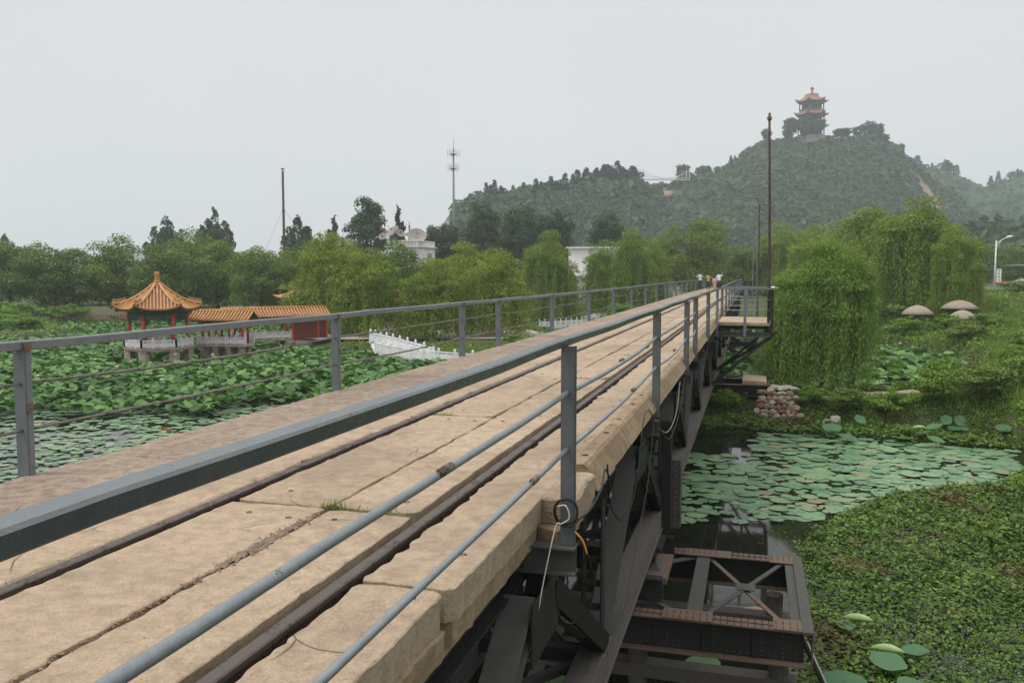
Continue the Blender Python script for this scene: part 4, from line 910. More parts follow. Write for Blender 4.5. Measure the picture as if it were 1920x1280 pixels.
BL = [(2.77,31.7,.35,.32,.3,0,'upright lotus leaf at the back left of the lily patch',0),(2.3,32.0,.3,.25,.5,2,'small tilted lotus leaf left at the back of the lily patch',0),(3.2,30.9,.2,.3,.2,1,'low lotus leaf in front of the back left pair',0),
 (3.9,33.6,.4,.22,.7,.5,'tilted lotus leaf in the weeds at the foot of the dyke',0),(5.2,32.2,.4,.34,.3,2,'lotus leaf at the left of the back right cluster',0),(5.7,31.6,.35,.3,.2,4,'lotus leaf low in the middle of the back right cluster',0),(6.1,32.0,.5,.3,.35,5,'lotus leaf at the right of the back right cluster',0),
 (5.9,30.6,.3,.3,.3,1,'lotus leaf nearest the pads in the back right cluster',0),(5.0,31.2,.2,.35,.15,3,'wide low lotus leaf left of the back right cluster',0),(6.88,34.0,.45,.2,1.0,0,'left of two upright round lotus leaves against the dark bank',0),(7.35,34.0,.45,.22,1.0,.2,'right of two upright round lotus leaves against the dark bank',0),
 (7.2,33.6,.2,.35,.1,0,'low lotus leaf beneath the two upright ones',0),(8.5,33.0,.4,.25,.4,0,'small lotus leaf in the shade at the far right of the bank',0),(5.6,31.9,.62,.32,.5,1.4,'rolled pale lotus leaf standing in the back right cluster',.85),
 (1.95,12.75,.22,.25,.15,.6,'large blue green lotus leaf at the bottom of the weed mat',0),(2.38,13.2,.22,.2,.12,4.6,'second lotus leaf right of the large one at the bottom',.08),(2.2,12.1,.2,.24,.15,2,'lotus leaf cut by the bottom edge of the picture',0),
 (1.5,14.0,.2,.15,.15,1.2,'small lotus leaf beside the pier end',0),(1.15,15.8,.2,.18,.4,2.2,'small lotus leaf touching the pier corner',0),(1.72,14.3,.3,.17,.5,1.1,'tightly curled pale lotus leaf on the weed mat',.95),(2.0,13.2,.3,.24,.5,1.7,'long rolled pale lotus leaf behind the large one',.95),(1.3,12.0,.15,.3,.2,0,'lotus leaf low at the bottom edge near the pier',0)]
def rolled_leaf(x, y, h, l, az, pitch, label):
    t = empty('lotus_leaf', (x, y, WZ), label=label, category='lotus leaf'); d = Vector((math.cos(az)*math.cos(pitch), math.sin(az)*math.cos(pitch), math.sin(pitch)))
    pts = [Vector((0,0,h))+d*(l*(q-.5))+Vector((0,0,-.06*l*(2*q-1)**2)) for q in [i/8 for i in range(9)]]
    obj('blade', MB().tube(pts, [max(.004, .13*l*math.sin(math.pi*(.04+.92*i/8))**.8) for i in range(9)], 9), 'leaf_pale', t, True)
    obj('stalk', MB().tube([(0,0,-.8),(.01,0,h*.5),(0,0,h-.02)], .010, 5), 'weed', t)
for b_ in BL:
    if b_[7] > .5: rolled_leaf(b_[0], b_[1], b_[2]*.8, .5, b_[5]*.0-.55, .18, b_[6])
    else: big_leaf('lotus_leaf', *b_[:6], b_[6], b_[7])
# lotus flowers
fm = MB()
for ring, (n_, tl, l_) in enumerate(((6, .35, .10), (6, .8, .12))):
    for i in range(n_):
        a = i*2*math.pi/n_+ring*.5; c, s_ = math.cos(a), math.sin(a); o_ = math.sin(tl)*l_; z_ = math.cos(tl)*l_
        fm.add([(0,0,0),(c*o_*.6-s_*.03,s_*o_*.6+c*.03,z_*.5),(c*o_,s_*o_,z_),(c*o_*.6+s_*.03,s_*o_*.6-c*.03,z_*.5)], [(0,1,2,3)])
fme = fm.mesh('lotus_flower'); fme.materials.append(M['petal'])
FL = [(-48,52),(-44,43),(-35,39),(-31,44),(-33,33),(-40,36),(-27,38),(-52,60),(-30,50),(-28,47),(-45,58),(-57,55),(-26,33),(-38,40),(-31,36),(-49,46),(-62,50),(-36,60),(-42,66),(-25,44),(-29,41),(-55,68),(-60,75),(-34,44.5)]
for i, (x, y) in enumerate(FL):
    o = obj('lotus_flower', fme, None, None, label='small white lotus bloom among the leaves of the left pond', category='flower', group='white lotus blooms in the left pond'); o.location = (x, y, WZ+.95+.1*math.sin(i)); o.scale = (1.3,)*3
for (x, y, lb) in [(7.6,56,'white lotus bloom in the bed behind the dyke'),(9.4,61,'paler lotus bloom farther back behind the dyke')]:
    o = obj('lotus_flower', fme, None, None, label=lb, category='flower'); o.location = (x, y, WZ+1.2); o.scale = (1.5,)*3

# ------------------------------------------------------------------ pavilion and galleries on the left pond
def balustrade(parent, a, b, h, step, hpost, m='marble_grey', slabh=0):
    """run of stone balustrade from a to b: posts with caps, panels with slots between; members are parts"""
    a = Vector(a); b = Vector(b); n = max(1, round((b-a).length/step)); out = []
    for i in range(n+1):
        p = a.lerp(b, i/n); mb = MB().box(-.055,.055,-.055,.055,0,hpost*.82).lathe([(.04,hpost*.82),(.055,hpost*.88),(.03,hpost),(.004,hpost*1.02)], 6)
        obj('baluster_post', mb, m, parent, loc=p)
    for i in range(n):
        p = a.lerp(b, i/n); q = a.lerp(b, (i+1)/n); mb = MB(); up = Vector((0,0,1))
        mb.beam(p+up*h*.93, q+up*h*.93, .07, h*.14); mb.beam(p+up*h*.36, q+up*h*.36, .06, h*.52)
        for t in (.2,.5,.8): mb.beam(p.lerp(q, t)+up*h*.62, p.lerp(q, t)+up*h*.88, .06, .10, (q-p).normalized())
        obj('baluster_panel', mb, m, parent)
PC = Vector((-37.5, 47.5, WZ)); PR = math.atan2(.79, -.613)   # an axis of the hexagon
PV = empty('pavilion', PC, 0, label='small hexagonal pavilion with orange tiled roof and red columns standing in the lotus pond', category='pavilion')
rot0 = R(127.8)+math.pi/6
def hxp(r, i): a = rot0+i*math.pi/3; return Vector((r*math.cos(a), r*math.sin(a), 0))
for i in range(6):
    p = hxp(1.78, i); obj('pile', MB().box(p.x-.24,p.x+.24,p.y-.24,p.y+.24,-.9,.9), 'pile', PV)
obj('deck_slab', loft(MB(), [hexring(2.12, .9, rot0), hexring(2.12, 1.02, rot0)]), 'pile', PV)
obj('deck_edge', loft(MB(), [hexring(2.18, 1.02, rot0), hexring(2.18, 1.12, rot0)]), 'pile', PV)
for i in range(6):
    p = hxp(1.76, i); c = obj('column', MB().tube([(p.x,p.y,1.12),(p.x,p.y,3.3)], .125, 10), 'redcol', PV, True)
    obj('column_base', MB().lathe([(.19,1.12),(.19,1.2),(.14,1.26)], 10, (p.x,p.y,0)), 'pile', c)
for i in range(6):
    a, b = hxp(1.80, i), hxp(1.80, i+1)
    obj('beam', MB().beam(a+Vector((0,0,3.28)), b+Vector((0,0,3.28)), .12, .36), 'green_beam', PV)
    lt = MB()
    for t in np.linspace(.08, .92, 11): lt.beam(a.lerp(b, t)+Vector((0,0,2.86)), a.lerp(b, t)+Vector((0,0,3.1)), .02, .03, (1,0,0))
    lt.beam(a+Vector((0,0,2.86)), b+Vector((0,0,2.86)), .03, .03); lt.beam(a+Vector((0,0,2.98)), b+Vector((0,0,2.98)), .02, .02); obj('hanging_lattice', lt, 'green_beam', PV)
    for t, s_ in ((.12, 1), (.88, -1)):
        q = a.lerp(b, t); obj('corner_bracket', MB().beam(q+Vector((0,0,2.8)), a.lerp(b, t)+Vector((0,0,2.55)), .03, .22, (b-a).normalized()), 'green_beam', PV)
    if i != 4: balustrade(PV, hxp(2.05, i)+Vector((0,0,1.12)), hxp(2.05, i+1)+Vector((0,0,1.12)), .50, .72, .66)
obj('eave_board', loft(MB(), [hexring(2.0, 3.4, rot0), hexring(2.55, 3.50, rot0), hexring(2.55, 3.56, rot0)]), 'green_beam', PV)
rf = obj('roof', curved_roof(MB(), 2.62, .16, 3.55, 5.2, .30, rot=rot0, seg=6, m=8, th=.1), 'tile_valley_shade', PV)
# cover tiles: raised rows running down each face
for i in range(6):
    rows = MB(); nrow = 13
    a0 = rot0+i*math.pi/3; A0 = Vector((math.cos(a0), math.sin(a0), 0)); A1 = Vector((math.cos(a0+math.pi/3), math.sin(a0+math.pi/3), 0)); mid = (A0+A1).normalized(); tan = (A1-A0).normalized()
    for k in range(nrow):
        f = (k+.5)/nrow; u = (f-.5)*2.62; pts = []
        for j in range(7):
            t = j/6*(1-abs(f-.5)*2*.98)*.97
            r = 2.64+(.16-2.64)*t; z = 3.55+1.65*(t**1.45); ff = .5+u/r if r > .01 else .5; c = min(abs(ff-.5)*2, 1)
            ap = r*math.cos(math.pi/6)*(1+.06*c**3*(1-t)**2); pts.append(mid*ap+tan*u*(1+.06*c**3*(1-t)**2)+Vector((0,0,z+.30*c**3*(1-t)**2+.035)))
        rows.tube(pts, .062, 6)
    obj('tile_row', rows, 'tile', rf, True, kind='stuff')
    pts = []
    for j in range(9):
        t = j/8; r = 2.74+(.16-2.74)*t; pts.append(A0*r+Vector((0,0,3.62+1.65*t**1.45+.34*(1-t)**2.5)))
    hp = obj('hip_ridge', MB().tube(pts, .095, 6), 'tile', PV, True)
    for j in range(7):
        t = .04+j*.045; r = 2.74+(.16-2.74)*t; obj('ridge_figure', MB().lathe([(.045,0),(.055,.08),(.03,.13),(.045,.17),(.01,.22)], 6, A0*r+Vector((0,0,3.70+1.65*t**1.45+.34*(1-t)**2.5))), 'tile', hp)
obj('finial', MB().lathe([(.26,5.1),(.30,5.2),(.2,5.28),(.24,5.36),(.16,5.42),(.17,5.52),(.15,5.6),(.17,5.75),(.17,5.92),(.13,5.96),(.01,5.98)], 12), 'tile', PV)
def gallery(name, a, b, depth, label, ztop=3.15, ncol=4, end=(.5,.5), bal=True):
    """covered walk on piles; a-b is the pond side edge; depth goes to the far side"""
    a = Vector(a); b = Vector(b); d = (b-a).normalized(); s = Vector((-d.y, d.x, 0))
    t = empty(name, (a.x, a.y, WZ), 0, label=label, category='gallery'); L = (b-a).length
    P = lambda u, w, z: d*u+s*w+Vector((0,0,z))
    obj('deck_slab', MB().beam(P(-.05,depth/2,.98), P(L+.05,depth/2,.98), depth, .16), 'pile', t)
    for i in range(ncol):
        u = .3+(L-.6)*i/(ncol-1)
        for w in (.28, depth-.28):
            obj('pile', MB().box(-.14,.14,-.14,.14,-.9,.9), 'pile', t, loc=P(u,w,0)); obj('column', MB().tube([(0,0,1.06),(0,0,2.62)], .085, 8), 'redcol', t, True, loc=P(u,w,0))
    for w in (.28, depth-.28): obj('beam', MB().beam(P(.0,w,2.6), P(L,w,2.6), .1, .22), 'green_beam', t)
    u0, u1 = -end[0], L+end[1]; mb = MB(); m_ = 6; prof = []
    for j in range(-m_, m_+1):
        q = j/m_; w = depth/2+q*(depth/2+.42); z = 2.68+.62*(1-abs(q))**1.25 + (.05 if abs(q) < .12 else 0); prof.append((w, z))
    k = len(mb.v)
    for w, z in prof: mb.v += [tuple(P(u0,w,z)), tuple(P(u1,w,z)), tuple(P(u1,w,z-.06)), tuple(P(u0,w,z-.06))]
    for j in range(len(prof)-1):
        c = k+4*j; mb.f += [(c,c+1,c+5,c+4),(c+3,c+7,c+6,c+2),(c,c+4,c+7,c+3),(c+1,c+2,c+6,c+5)]
    rf = obj('roof', mb, 'tile_valley_shade', t)
    rows = MB(); nr = int((u1-u0)/.23)
    for i in range(nr+1):
        u = u0+.04+(u1-u0-.08)*i/nr; rows.tube([P(u,w,z+.03) for w, z in prof[::2]], .062, 5)
    obj('tile_row', rows, 'tile', rf, True, kind='stuff')
    obj('ridge', MB().tube([P(u0,depth/2,3.36),P(u1,depth/2,3.36)], .09, 6), 'tile', t, True)
    if bal: balustrade(t, P(0,.04,1.06), P(L,.04,1.06), .50, .72, .66); balustrade(t, P(0,depth-.04,1.06), P(L,depth-.04,1.06), .50, .9, .66)
    return t
gallery('covered_gallery', (-36.5,50.1,0), (-33.15,50.7,0), 1.5, 'first covered walk with orange roof joined to the pavilion', ncol=4, end=(.5,.35))
g2 = gallery('covered_gallery', (-36.1,54.2,0), (-33.4,57.2,0), 1.6, 'second covered walk with orange roof leading to the red gate wall', ncol=2, end=(.9,3.0))
t = empty('gate_wall', (-33.35,57.3,WZ), math.atan2(2.2,1.55), label='dark red gate wall with lighter red posts at the end of the second gallery', category='wall')
obj('wall', MB().box(0,2.7,0,.16,.85,2.75), 'redwall', t)
for x in (-.06,2.0,2.7): obj('post', MB().box(x,x+.14,-.07,.2,.85,2.85), 'redcol', t)
obj('footing', MB().box(-.6,3.0,-.35,.6,-.6,.85), 'pile', t); obj('coping', MB().box(-.2,2.9,-.12,.28,2.75,2.86), 'green_beam', t)
# second, half hidden temple roof behind the yellow willow
t = empty('temple_hall', (-43.6,76.8,-3.4), .3, label='small orange upturned roof peeping out behind the yellow willow', category='hall')
obj('wall', MB().box(-1.7,1.7,-1.0,1.0,0,2.4), 'redwall', t)
for x in (-1.8,-.6,.6,1.8): obj('column', MB().tube([(x,-1.15,0),(x,-1.15,2.5)], .11, 8), 'redcol', t)
obj('beam', MB().box(-2,2,-1.25,1.25,2.4,2.65), 'green_beam', t)
rf = obj('roof', curved_roof(MB(), 3.4, .9, 2.65, 3.7, .38, n=4, rot=math.pi/4, seg=10, m=4, cor=.05), 'tile', t); rf.scale = (1, .6, 1)
obj('ridge', MB().tube([(-1.0,0,3.66),(-.6,0,3.72),(.6,0,3.72),(1.0,0,3.86)], .12, 6), 'tile', t)
for x in (-1.05,1.05): obj('ridge_ornament', MB().lathe([(.1,3.65),(.16,3.85),(.06,4.02),(.01,4.1)], 6, (x,0,0)), 'tile', t)
# long red hall behind the willows, on a pale terrace
TZ = float(ground_z([-24],[62])[0])
t = empty('red_hall', (-36.2,76.0,TZ), -.30, label='long low dark red hall behind the willows, above the pale terrace', category='hall')
obj('plinth', MB().box(-3.5,16,0,3.4,0,.45), 'paving', t); obj('wall', MB().box(-3.4,15.5,1.0,3.2,.45,2.6), 'redwall', t); obj('parapet', MB().box(-3.4,15.5,.15,.3,.45,1.0), 'redwall', t)
for x in range(-3, 17, 2): obj('column', MB().tube([(x,.35,.45),(x,.35,2.7)], .12, 8), 'redcol', t, True)
for x in range(-2, 15, 2): obj('window', MB().box(x-.45,x+.45,.95,.998,1.15,2.25), 'dark', t)
rf = obj('roof', MB().add([(-4,-.5,2.6),(16.2,-.5,2.6),(16.2,1.7,3.6),(-4,1.7,3.6),(-4,3.9,2.6),(16.2,3.9,2.6)], [(0,1,2,3),(3,2,5,4),(0,3,4),(1,5,2),(0,4,5,1)]), 'tile', t)
rows = MB()
for i in range(80): rows.tube([(-3.95+i*.253,-.5,2.64),(-3.95+i*.253,1.7,3.64)], .06, 4)
obj('tile_row', rows, 'tile', rf, kind='stuff')
tz = TZ+.06
obj('terrace_paving', MB().add([(-34,58.2,tz),(-31,57.6,tz),(-26,59.5,tz),(-17.5,62,tz),(-14,66,tz),(-17,69,tz),(-21,77,tz),(-38,80,tz)], [(0,1,2,3,4,5,6,7)]), 'paving', None, kind='structure')
t = empty('red_posts', (-24.2,66,TZ), .5, label='row of dark red posts with pale panels under the willows', category='screen')
for i in range(7): obj('post', MB().box(i*.75-.09,i*.75+.09,-.09,.09,0,2.3), 'redcol', t)
for i in (0,2,5): obj('panel', MB().box(i*.75+.12,i*.75+.63,-.03,.03,.1,1.5), 'whitewall', t)
obj('lintel', MB().box(-.2,4.8,-.1,.1,2.3,2.5), 'redwall', t)
t = empty('trellis_screen', (-21.6,64.5,TZ), .4, label='pale stone screen with a dark diamond shaped figure under the willow', category='screen')
obj('slab', MB().box(-.55,.55,-.06,.06,0,1.5), 'whitewall', t); obj('diamond', MB().add([(0,-.07,1.3),(.4,-.07,.8),(0,-.07,.2),(-.4,-.07,.8),(0,-.1,1.3),(.4,-.1,.8),(0,-.1,.2),(-.4,-.1,.8)], [(4,7,6,5),(0,1,5,4),(1,2,6,5),(2,3,7,6),(3,0,4,7)]), 'ink', t)
obj('centre', MB().add([(0,-.105,1.05),(.22,-.105,.8),(0,-.105,.5),(-.22,-.105,.8)], [(0,3,2,1)]), 'farwall', t)
# marble bridge by the shore: two parapets over a curved ramp
t = empty('marble_footbridge', (0,0,0), label='white marble arched footbridge with stepped parapets on the near left shore', category='footbridge')
def curve(a, c, b, n): return [Vector(a)*(1-q)**2+Vector(c)*2*q*(1-q)+Vector(b)*q*q for q in [i/n for i in range(n+1)]]
near = curve((-24.2,52.3,-3.55),(-21.0,49.6,-3.80),(-14.6,47.6,-3.75), 9); farp = curve((-25.4,54.0,-3.05),(-22.9,52.0,-3.15),(-19.3,50.2,-3.70), 9)
for pl, hh in ((near, .62), (farp, .66)):
    for i in range(9):
        a, b = pl[i], pl[i+1]; n_ = MB(); up = Vector((0,0,1))
        n_.beam(a+up*hh*.45, b+up*hh*.45, .09, hh*.7); n_.beam(a+up*hh*.97, b+up*hh*.97, .11, hh*.1); n_.beam(a.lerp(b,.5)+up*hh*.78, a.lerp(b,.5)+up*hh*.95, .08, .14, (b-a).normalized())
        obj('parapet_panel', n_, 'marble', t)
    for p in pl: obj('parapet_post', MB().box(-.085,.085,-.085,.085,-.05,hh*1.08).lathe([(.06,hh*1.08),(.085,hh*1.16),(.075,hh*1.3),(.02,hh*1.42)], 8), 'marble', t, loc=p)
mb = MB()
for i in range(9):
    a, b, c, d = near[i], near[i+1], farp[i], farp[i+1]; dz = Vector((0,0,-.05)); lo = Vector((0,0,-.28-.16*math.sin(i/9*math.pi)))
    mb.add([a+dz,b+dz,d+dz,c+dz,a+lo,b+lo,d+lo,c+lo], [(0,1,2,3),(4,7,6,5),(0,4,5,1),(3,2,6,7)])
obj('deck', mb, 'marble_grey', t)
t = empty('marble_balustrade', (0,0,0), label='distant white marble balustrade with pointed posts seen through the handrail posts', category='balustrade')
for seg in (((-20.4,82.4,-4.0),(-15.9,84.0,-3.75)), ((-27,79.5,-3.6),(-21.5,82.2,-3.7))):
    balustrade(t, seg[0], seg[1], .95, .55, 1.25, 'marble')
t = empty('stone_table_set', (-14.0,92.5,-3.0), label='pale stone blocks and steps on the shore near the far end of the bridge', category='stonework')
for i in range(4): obj('step', MB().box(-4+i*.5,4.5-i*.4,i*.35,i*.35+.5,-.3,i*.14+.12), 'marble', t)
for i in range(5): obj('block', MB().box(-1+i*1.3,-.5+i*1.3,2.0,2.4,.5,1.1), 'whitewall', t)
# pink stone wall on the far shore, built of stones
t = empty('stone_wall', (0,0,0), label='long low pinkish rubble wall on the far shore left of the pavilion', category='wall')
wa, wb = Vector((-77.5,79.6,-4.0)), Vector((-65.5,86.5,-4.0)); wd_ = (wb-wa).normalized()
obj('wall_core', MB().beam(wa+Vector((0,0,.6)), wb+Vector((0,0,.6)), .5, 1.5), 'farwall', t)
stones = MB(); nrm = Vector((wd_.y, -wd_.x, 0))
for k in range(4):
    x = random.uniform(0, .3)
    while x < 13.6:
        w = random.uniform(.3, .7); c = wa+wd_*(x+w/2)+nrm*.25+Vector((0,0,.0+k*.33)); stones.beam(c-wd_*w*.47, c+wd_*w*.47, random.uniform(.08,.18), random.uniform(.24,.31)); x += w
obj('stones', stones, 'farwall', t, kind='stuff')
# house with satellite dishes behind the trees
HS = empty('house', (0,0,0), label='white house with roof balustrade behind the dark round tree', category='house')
obj('wall', MB().box(-55.6,-50.4,124.5,132,-3,6.0), 'whitewall', HS)
obj('cornice', MB().box(-55.8,-50.1,124.1,132.4,6.0,6.2), 'marble_grey', HS)
obj('upper_storey', MB().box(-55.4,-52.4,126,131,6.2,7.2), 'pile', HS)
for x in np.arange(-54.2, -50.5, .36): obj('baluster', MB().box(x,x+.16,124.3,124.5,6.2,6.95), 'whitewall', HS)
for y in np.arange(125, 132, .45): obj('baluster', MB().box(-50.55,-50.4,y,y+.18,6.2,6.95), 'whitewall', HS)
obj('balustrade_cap', MB().box(-50.6,-50.32,124.7,132,6.95,7.1), 'whitewall', HS)
obj('window', MB().box(-50.45,-50.37,128.6,130.6,3.4,5.2), 'dish', HS)
obj('balustrade_cap', MB().box(-54.4,-50.3,124.2,124.6,6.95,7.1), 'whitewall', HS)
w_ = obj('window', MB().box(-51.7,-50.75,124.42,124.48,3.6,5.3), 'dish', HS)
for z in (4.0,4.4,4.8): obj('frame', MB().box(-51.7,-50.75,124.38,124.415,z,z+.06), 'whitewall', w_)
def dish(loc, r, tilt, az, label):
    t = empty('satellite_dish', loc, label=label, category='satellite dish', group='satellite dishes on the house roof')
    rot = Matrix.Rotation(az, 3, 'Z') @ Matrix.Rotation(tilt, 3, 'X')
    prof = [(r*q, .33*r*q*q) for q in (.06,.3,.5,.7,.85,1)]; mb = MB().lathe(prof, 24, (0,0,r*.7), rot); mb.lathe([(r*q, .33*r*q*q-.03) for q in (1,.5,.06)], 24, (0,0,r*.7), rot); d_ = obj('dish', mb, 'dish', t, True)
    for i in range(12):
        a = i*math.pi/6; obj('rib', MB().tube([rot @ Vector((math.cos(a)*r*q, math.sin(a)*r*q, .33*r*q*q+.02))+Vector((0,0,r*.7)) for q in (.1,.5,1)], .02, 4), 'pile', d_)
    fd = rot @ Vector((0,0,r*.75))+Vector((0,0,r*.7)); obj('feed_horn', MB().tube([fd, fd-(rot @ Vector((0,0,.25)))], .1, 6), 'dark', t)
    for i in range(3): a = i*2.1; obj('strut', MB().tube([rot @ Vector((math.cos(a)*r*.9, math.sin(a)*r*.9, .3*r))+Vector((0,0,r*.7)), fd], .02, 4), 'pile', t)
    obj('stand', MB().tube([(0,0,-.6),(0,0,r*.7)], .08, 6), 'dark', t)
dish((-51.2,126.2,6.6), 1.45, R(52), R(28), 'largest round mesh satellite dish on the house roof')
dish((-55.2,126.4,7.7), 1.1, R(48), R(-25), 'upper left satellite dish on the house roof')
dish((-53.9,125.6,7.7), .72, R(60), R(55), 'small dish overlapping the upper left one')
dish((-52.7,126.6,7.4), .75, R(25), R(10), 'flat tilted dish beneath the red antenna')
dish((-56.9,125.9,7.2), .7, R(50), R(10), 'small dish half hidden by leaves at the left end of the roof')
t = empty('antenna', (-53.0,127.5,7.6), label='short red and white antenna mast on the house roof', category='antenna')
obj('mast', MB().tube([(0,0,0),(0,0,2.0)], .12, 6), 'redcol', t); obj('tip', MB().tube([(0,0,2.0),(0,0,2.6)], .05, 6), 'redcol', t)
WH = empty('gatehouse', (0,0,0), label='white gatehouse glimpsed between two willows left of the bridge', category='house')
obj('wall', MB().box(-24.0,-14.5,113,118,-3,5.2), 'whitewall', WH); obj('parapet', MB().box(-24.3,-14.2,112.7,118.3,5.2,5.4), 'marble', WH)
obj('porch', MB().box(-24.8,-22.4,110.6,113,-3,1.5), 'whitewall', WH); obj('porch_roof', MB().box(-25.2,-22.0,110.2,113,1.5,1.75), 'marble', WH)
for k, (x, z) in enumerate([(-23.9,-.6),(-21.2,2.4),(-19,2.4),(-17,2.4),(-21.2,-.8),(-19,-.8),(-17,-.8)]):
    y = 110.56 if k == 0 else 112.95
    w_ = obj('window', MB().box(x,x+1.1,y,y+.035,z,z+1.2), 'dark', WH); obj('frame', MB().box(x-.06,x+1.16,y-.03,y-.002,z+.56,z+.64), 'whitewall', w_)
t = empty('white_shed', (-11.2,123.5,-2.5), label='pale building corner behind the trunk of the large round tree', category='house')
obj('wall', MB().box(-2.4,.8,0,4,0,6.2), 'whitewall', t); obj('roof', MB().box(-2.7,1.1,-.3,4.3,6.2,6.4), 'marble_grey', t); obj('door', MB().box(-1.5,-.6,-.03,.0,0,2), 'dish', t)
t = empty('apartment_block', (-214,257,-3), .6, label='tiny pale apartment block on the skyline above the far left trees', category='building')
obj('wall', MB().box(-9,6,0,8,0,14.6), 'whitewall', t); obj('roof', MB().box(-3,1,1,7,14.6,15.5), 'marble_grey', t)
for i in range(8): obj('window', MB().box(-8.4+i*1.8,-7.4+i*1.8,-.04,.01,12,13.4), 'dish', t)
t = empty('signboard', (-10.3,98,-2.6), label='small blue board under the willow by the far handrail', category='sign')
obj('board', MB().box(-.35,.35,-.03,.03,1.2,3.4), 'denim', t); obj('post', MB().tube([(0,.05,-.3),(0,.05,1.3)], .05, 6), 'rustpole', t)

# ------------------------------------------------------------------ the steel bridge
def rz(y): q = min(max((y-20)/55, 0), 1); return .13*q*q*(3-2*q)
BR = empty('bridge', (0,0,0), label='long old steel truss bridge with cracked concrete slabs, two rails and blue grey handrails', category='bridge')
def jag(a, b, n, amp, rr):
    """points from a to b with sideways jitter"""
    a = Vector(a); b = Vector(b); d = b-a; s = Vector((-d.y, d.x)).normalized(); out_ = []; off = 0
    for i in range(n):
        off = off*.45+rr.gauss(0, amp*.62)+(rr.uniform(-1,1)*amp*2.2 if rr.random() < .10 else 0); t = (i+ (rr.uniform(-.25,.25) if 0 < i else 0))/n; out_.append(a+d*t+s*(off if i else 0))
    return out_
def slab(name, x0, x1, y0, y1, z, th, m, amp=(.006,.006,.006,.006), seed=0, dens=7, bev=.012, tilt=0.0, hole_marks=(), corner=.03):
    """concrete piece with ragged edges and a worn arris. amp: near, right, far, left edge raggedness"""
    rr = random.Random(seed); L = y1-y0; W_ = x1-x0; nl = max(3, int(L*dens)); nw = max(3, int(W_*dens))
    lp = jag((x0,y0),(x1,y0),nw,amp[0],rr)+jag((x1,y0),(x1,y1),nl,amp[1],rr)+jag((x1,y1),(x0,y1),nw,amp[2],rr)+jag((x0,y1),(x0,y0),nl,amp[3],rr)
    c = Vector(((x0+x1)/2, (y0+y1)/2)); n = len(lp)
    for i in (0, nw, nw+nl, 2*nw+nl): lp[i] = lp[i]+(c-lp[i]).normalized()*corner*rr.uniform(.3,1.3)
    mb = MB(); zt = lambda p: z+rz(p.y)+tilt*(p.x-c.x)+0
    top = []; mid = []; bot = []
    for i, p in enumerate(lp):
        nx_ = lp[(i+1) % n]-lp[i-1]; nn_ = Vector((nx_.y, -nx_.x)).normalized(); b_ = bev*rr.uniform(.6, 2.2)
        q = p-nn_*b_; top.append((q.x, q.y, zt(q))); mid.append((p.x, p.y, zt(p)-b_*.8)); r_ = p-nn_*rr.uniform(0,.012); bot.append((r_.x, r_.y, zt(p)-th))
    loft(mb, [bot, mid, top], True)
    o = obj(name, mb, m, BR)
    for hx_, hy_, hr in hole_marks:
        h = MB(); k = 9; pts = [(hx_+math.cos(j*6.283/k)*hr*rr.uniform(.7,1.2), hy_+math.sin(j*6.283/k)*hr*.8*rr.uniform(.7,1.2)) for j in range(k)]
        h.add([(a, b, z+rz(b)+.0035) for a, b in pts]+[(hx_,hy_,z+rz(hy_)-.004)], [tuple((j, (j+1) % k, k)) for j in range(k)]); obj('hole_shade_disc', h, 'dark', o)  # no hole is cut: a dark disc paints its shaded inside
    return o
# middle slabs between the rails (two rows with a ragged seam)
LIPL, LIPR, SEAM = -3.285, -2.01, -2.61
yj = [-6.2,-2.5,1.15,4.86,8.52,12.2,15.9,19.7,23.4,27.1]
while yj[-1] < 97: yj.append(yj[-1]+3.72)
for i in range(len(yj)-1):
    a, b = yj[i]+.016, yj[i+1]-.016; s_ = random.uniform(-.02,.02); far_ = i > 9; dn = 3 if far_ else 15
    hl = [(-3.02,b-.22,.022),(-2.72,b-.26,.022),(-3.05,a+.3,.02)] if not far_ else []
    hr = [(-2.44,b-.20,.022),(-2.16,a+.24,.022)] if not far_ else []
    slab('slab', LIPL, SEAM-.012+s_, a, b, random.uniform(-.004,.004), .2, 'deck', (.009,.011,.009,.008), 10+i, dn, .004, 0, hl)
    slab('slab', SEAM+.012+s_, LIPR, a+random.uniform(-.02,.02), b, random.uniform(-.008,.002), .2, 'deck', (.009,.005,.009,.011), 40+i, dn, .004, 0, hr)
# left of the left rail: paved strip and rough kerb band
yl = [-6.2,-3.4]
while yl[-1] < 97: yl.append(yl[-1]+2.95)
for i in range(len(yl)-1):
    a, b = yl[i]+.006, yl[i+1]-.006; dn = 13 if i < 9 else 3
    slab('slab', -4.18, -3.475, a, b, -.012+random.uniform(-.004,.004), .2, 'deck', (.003,.016,.003,.006), 80+i, dn)
    slab('kerb_block', -5.21, -4.20, a+.4, b+.4, .0+random.uniform(-.003,.003), .34, 'band', (.003,.012,.003,.012), 120+i, dn, .016)
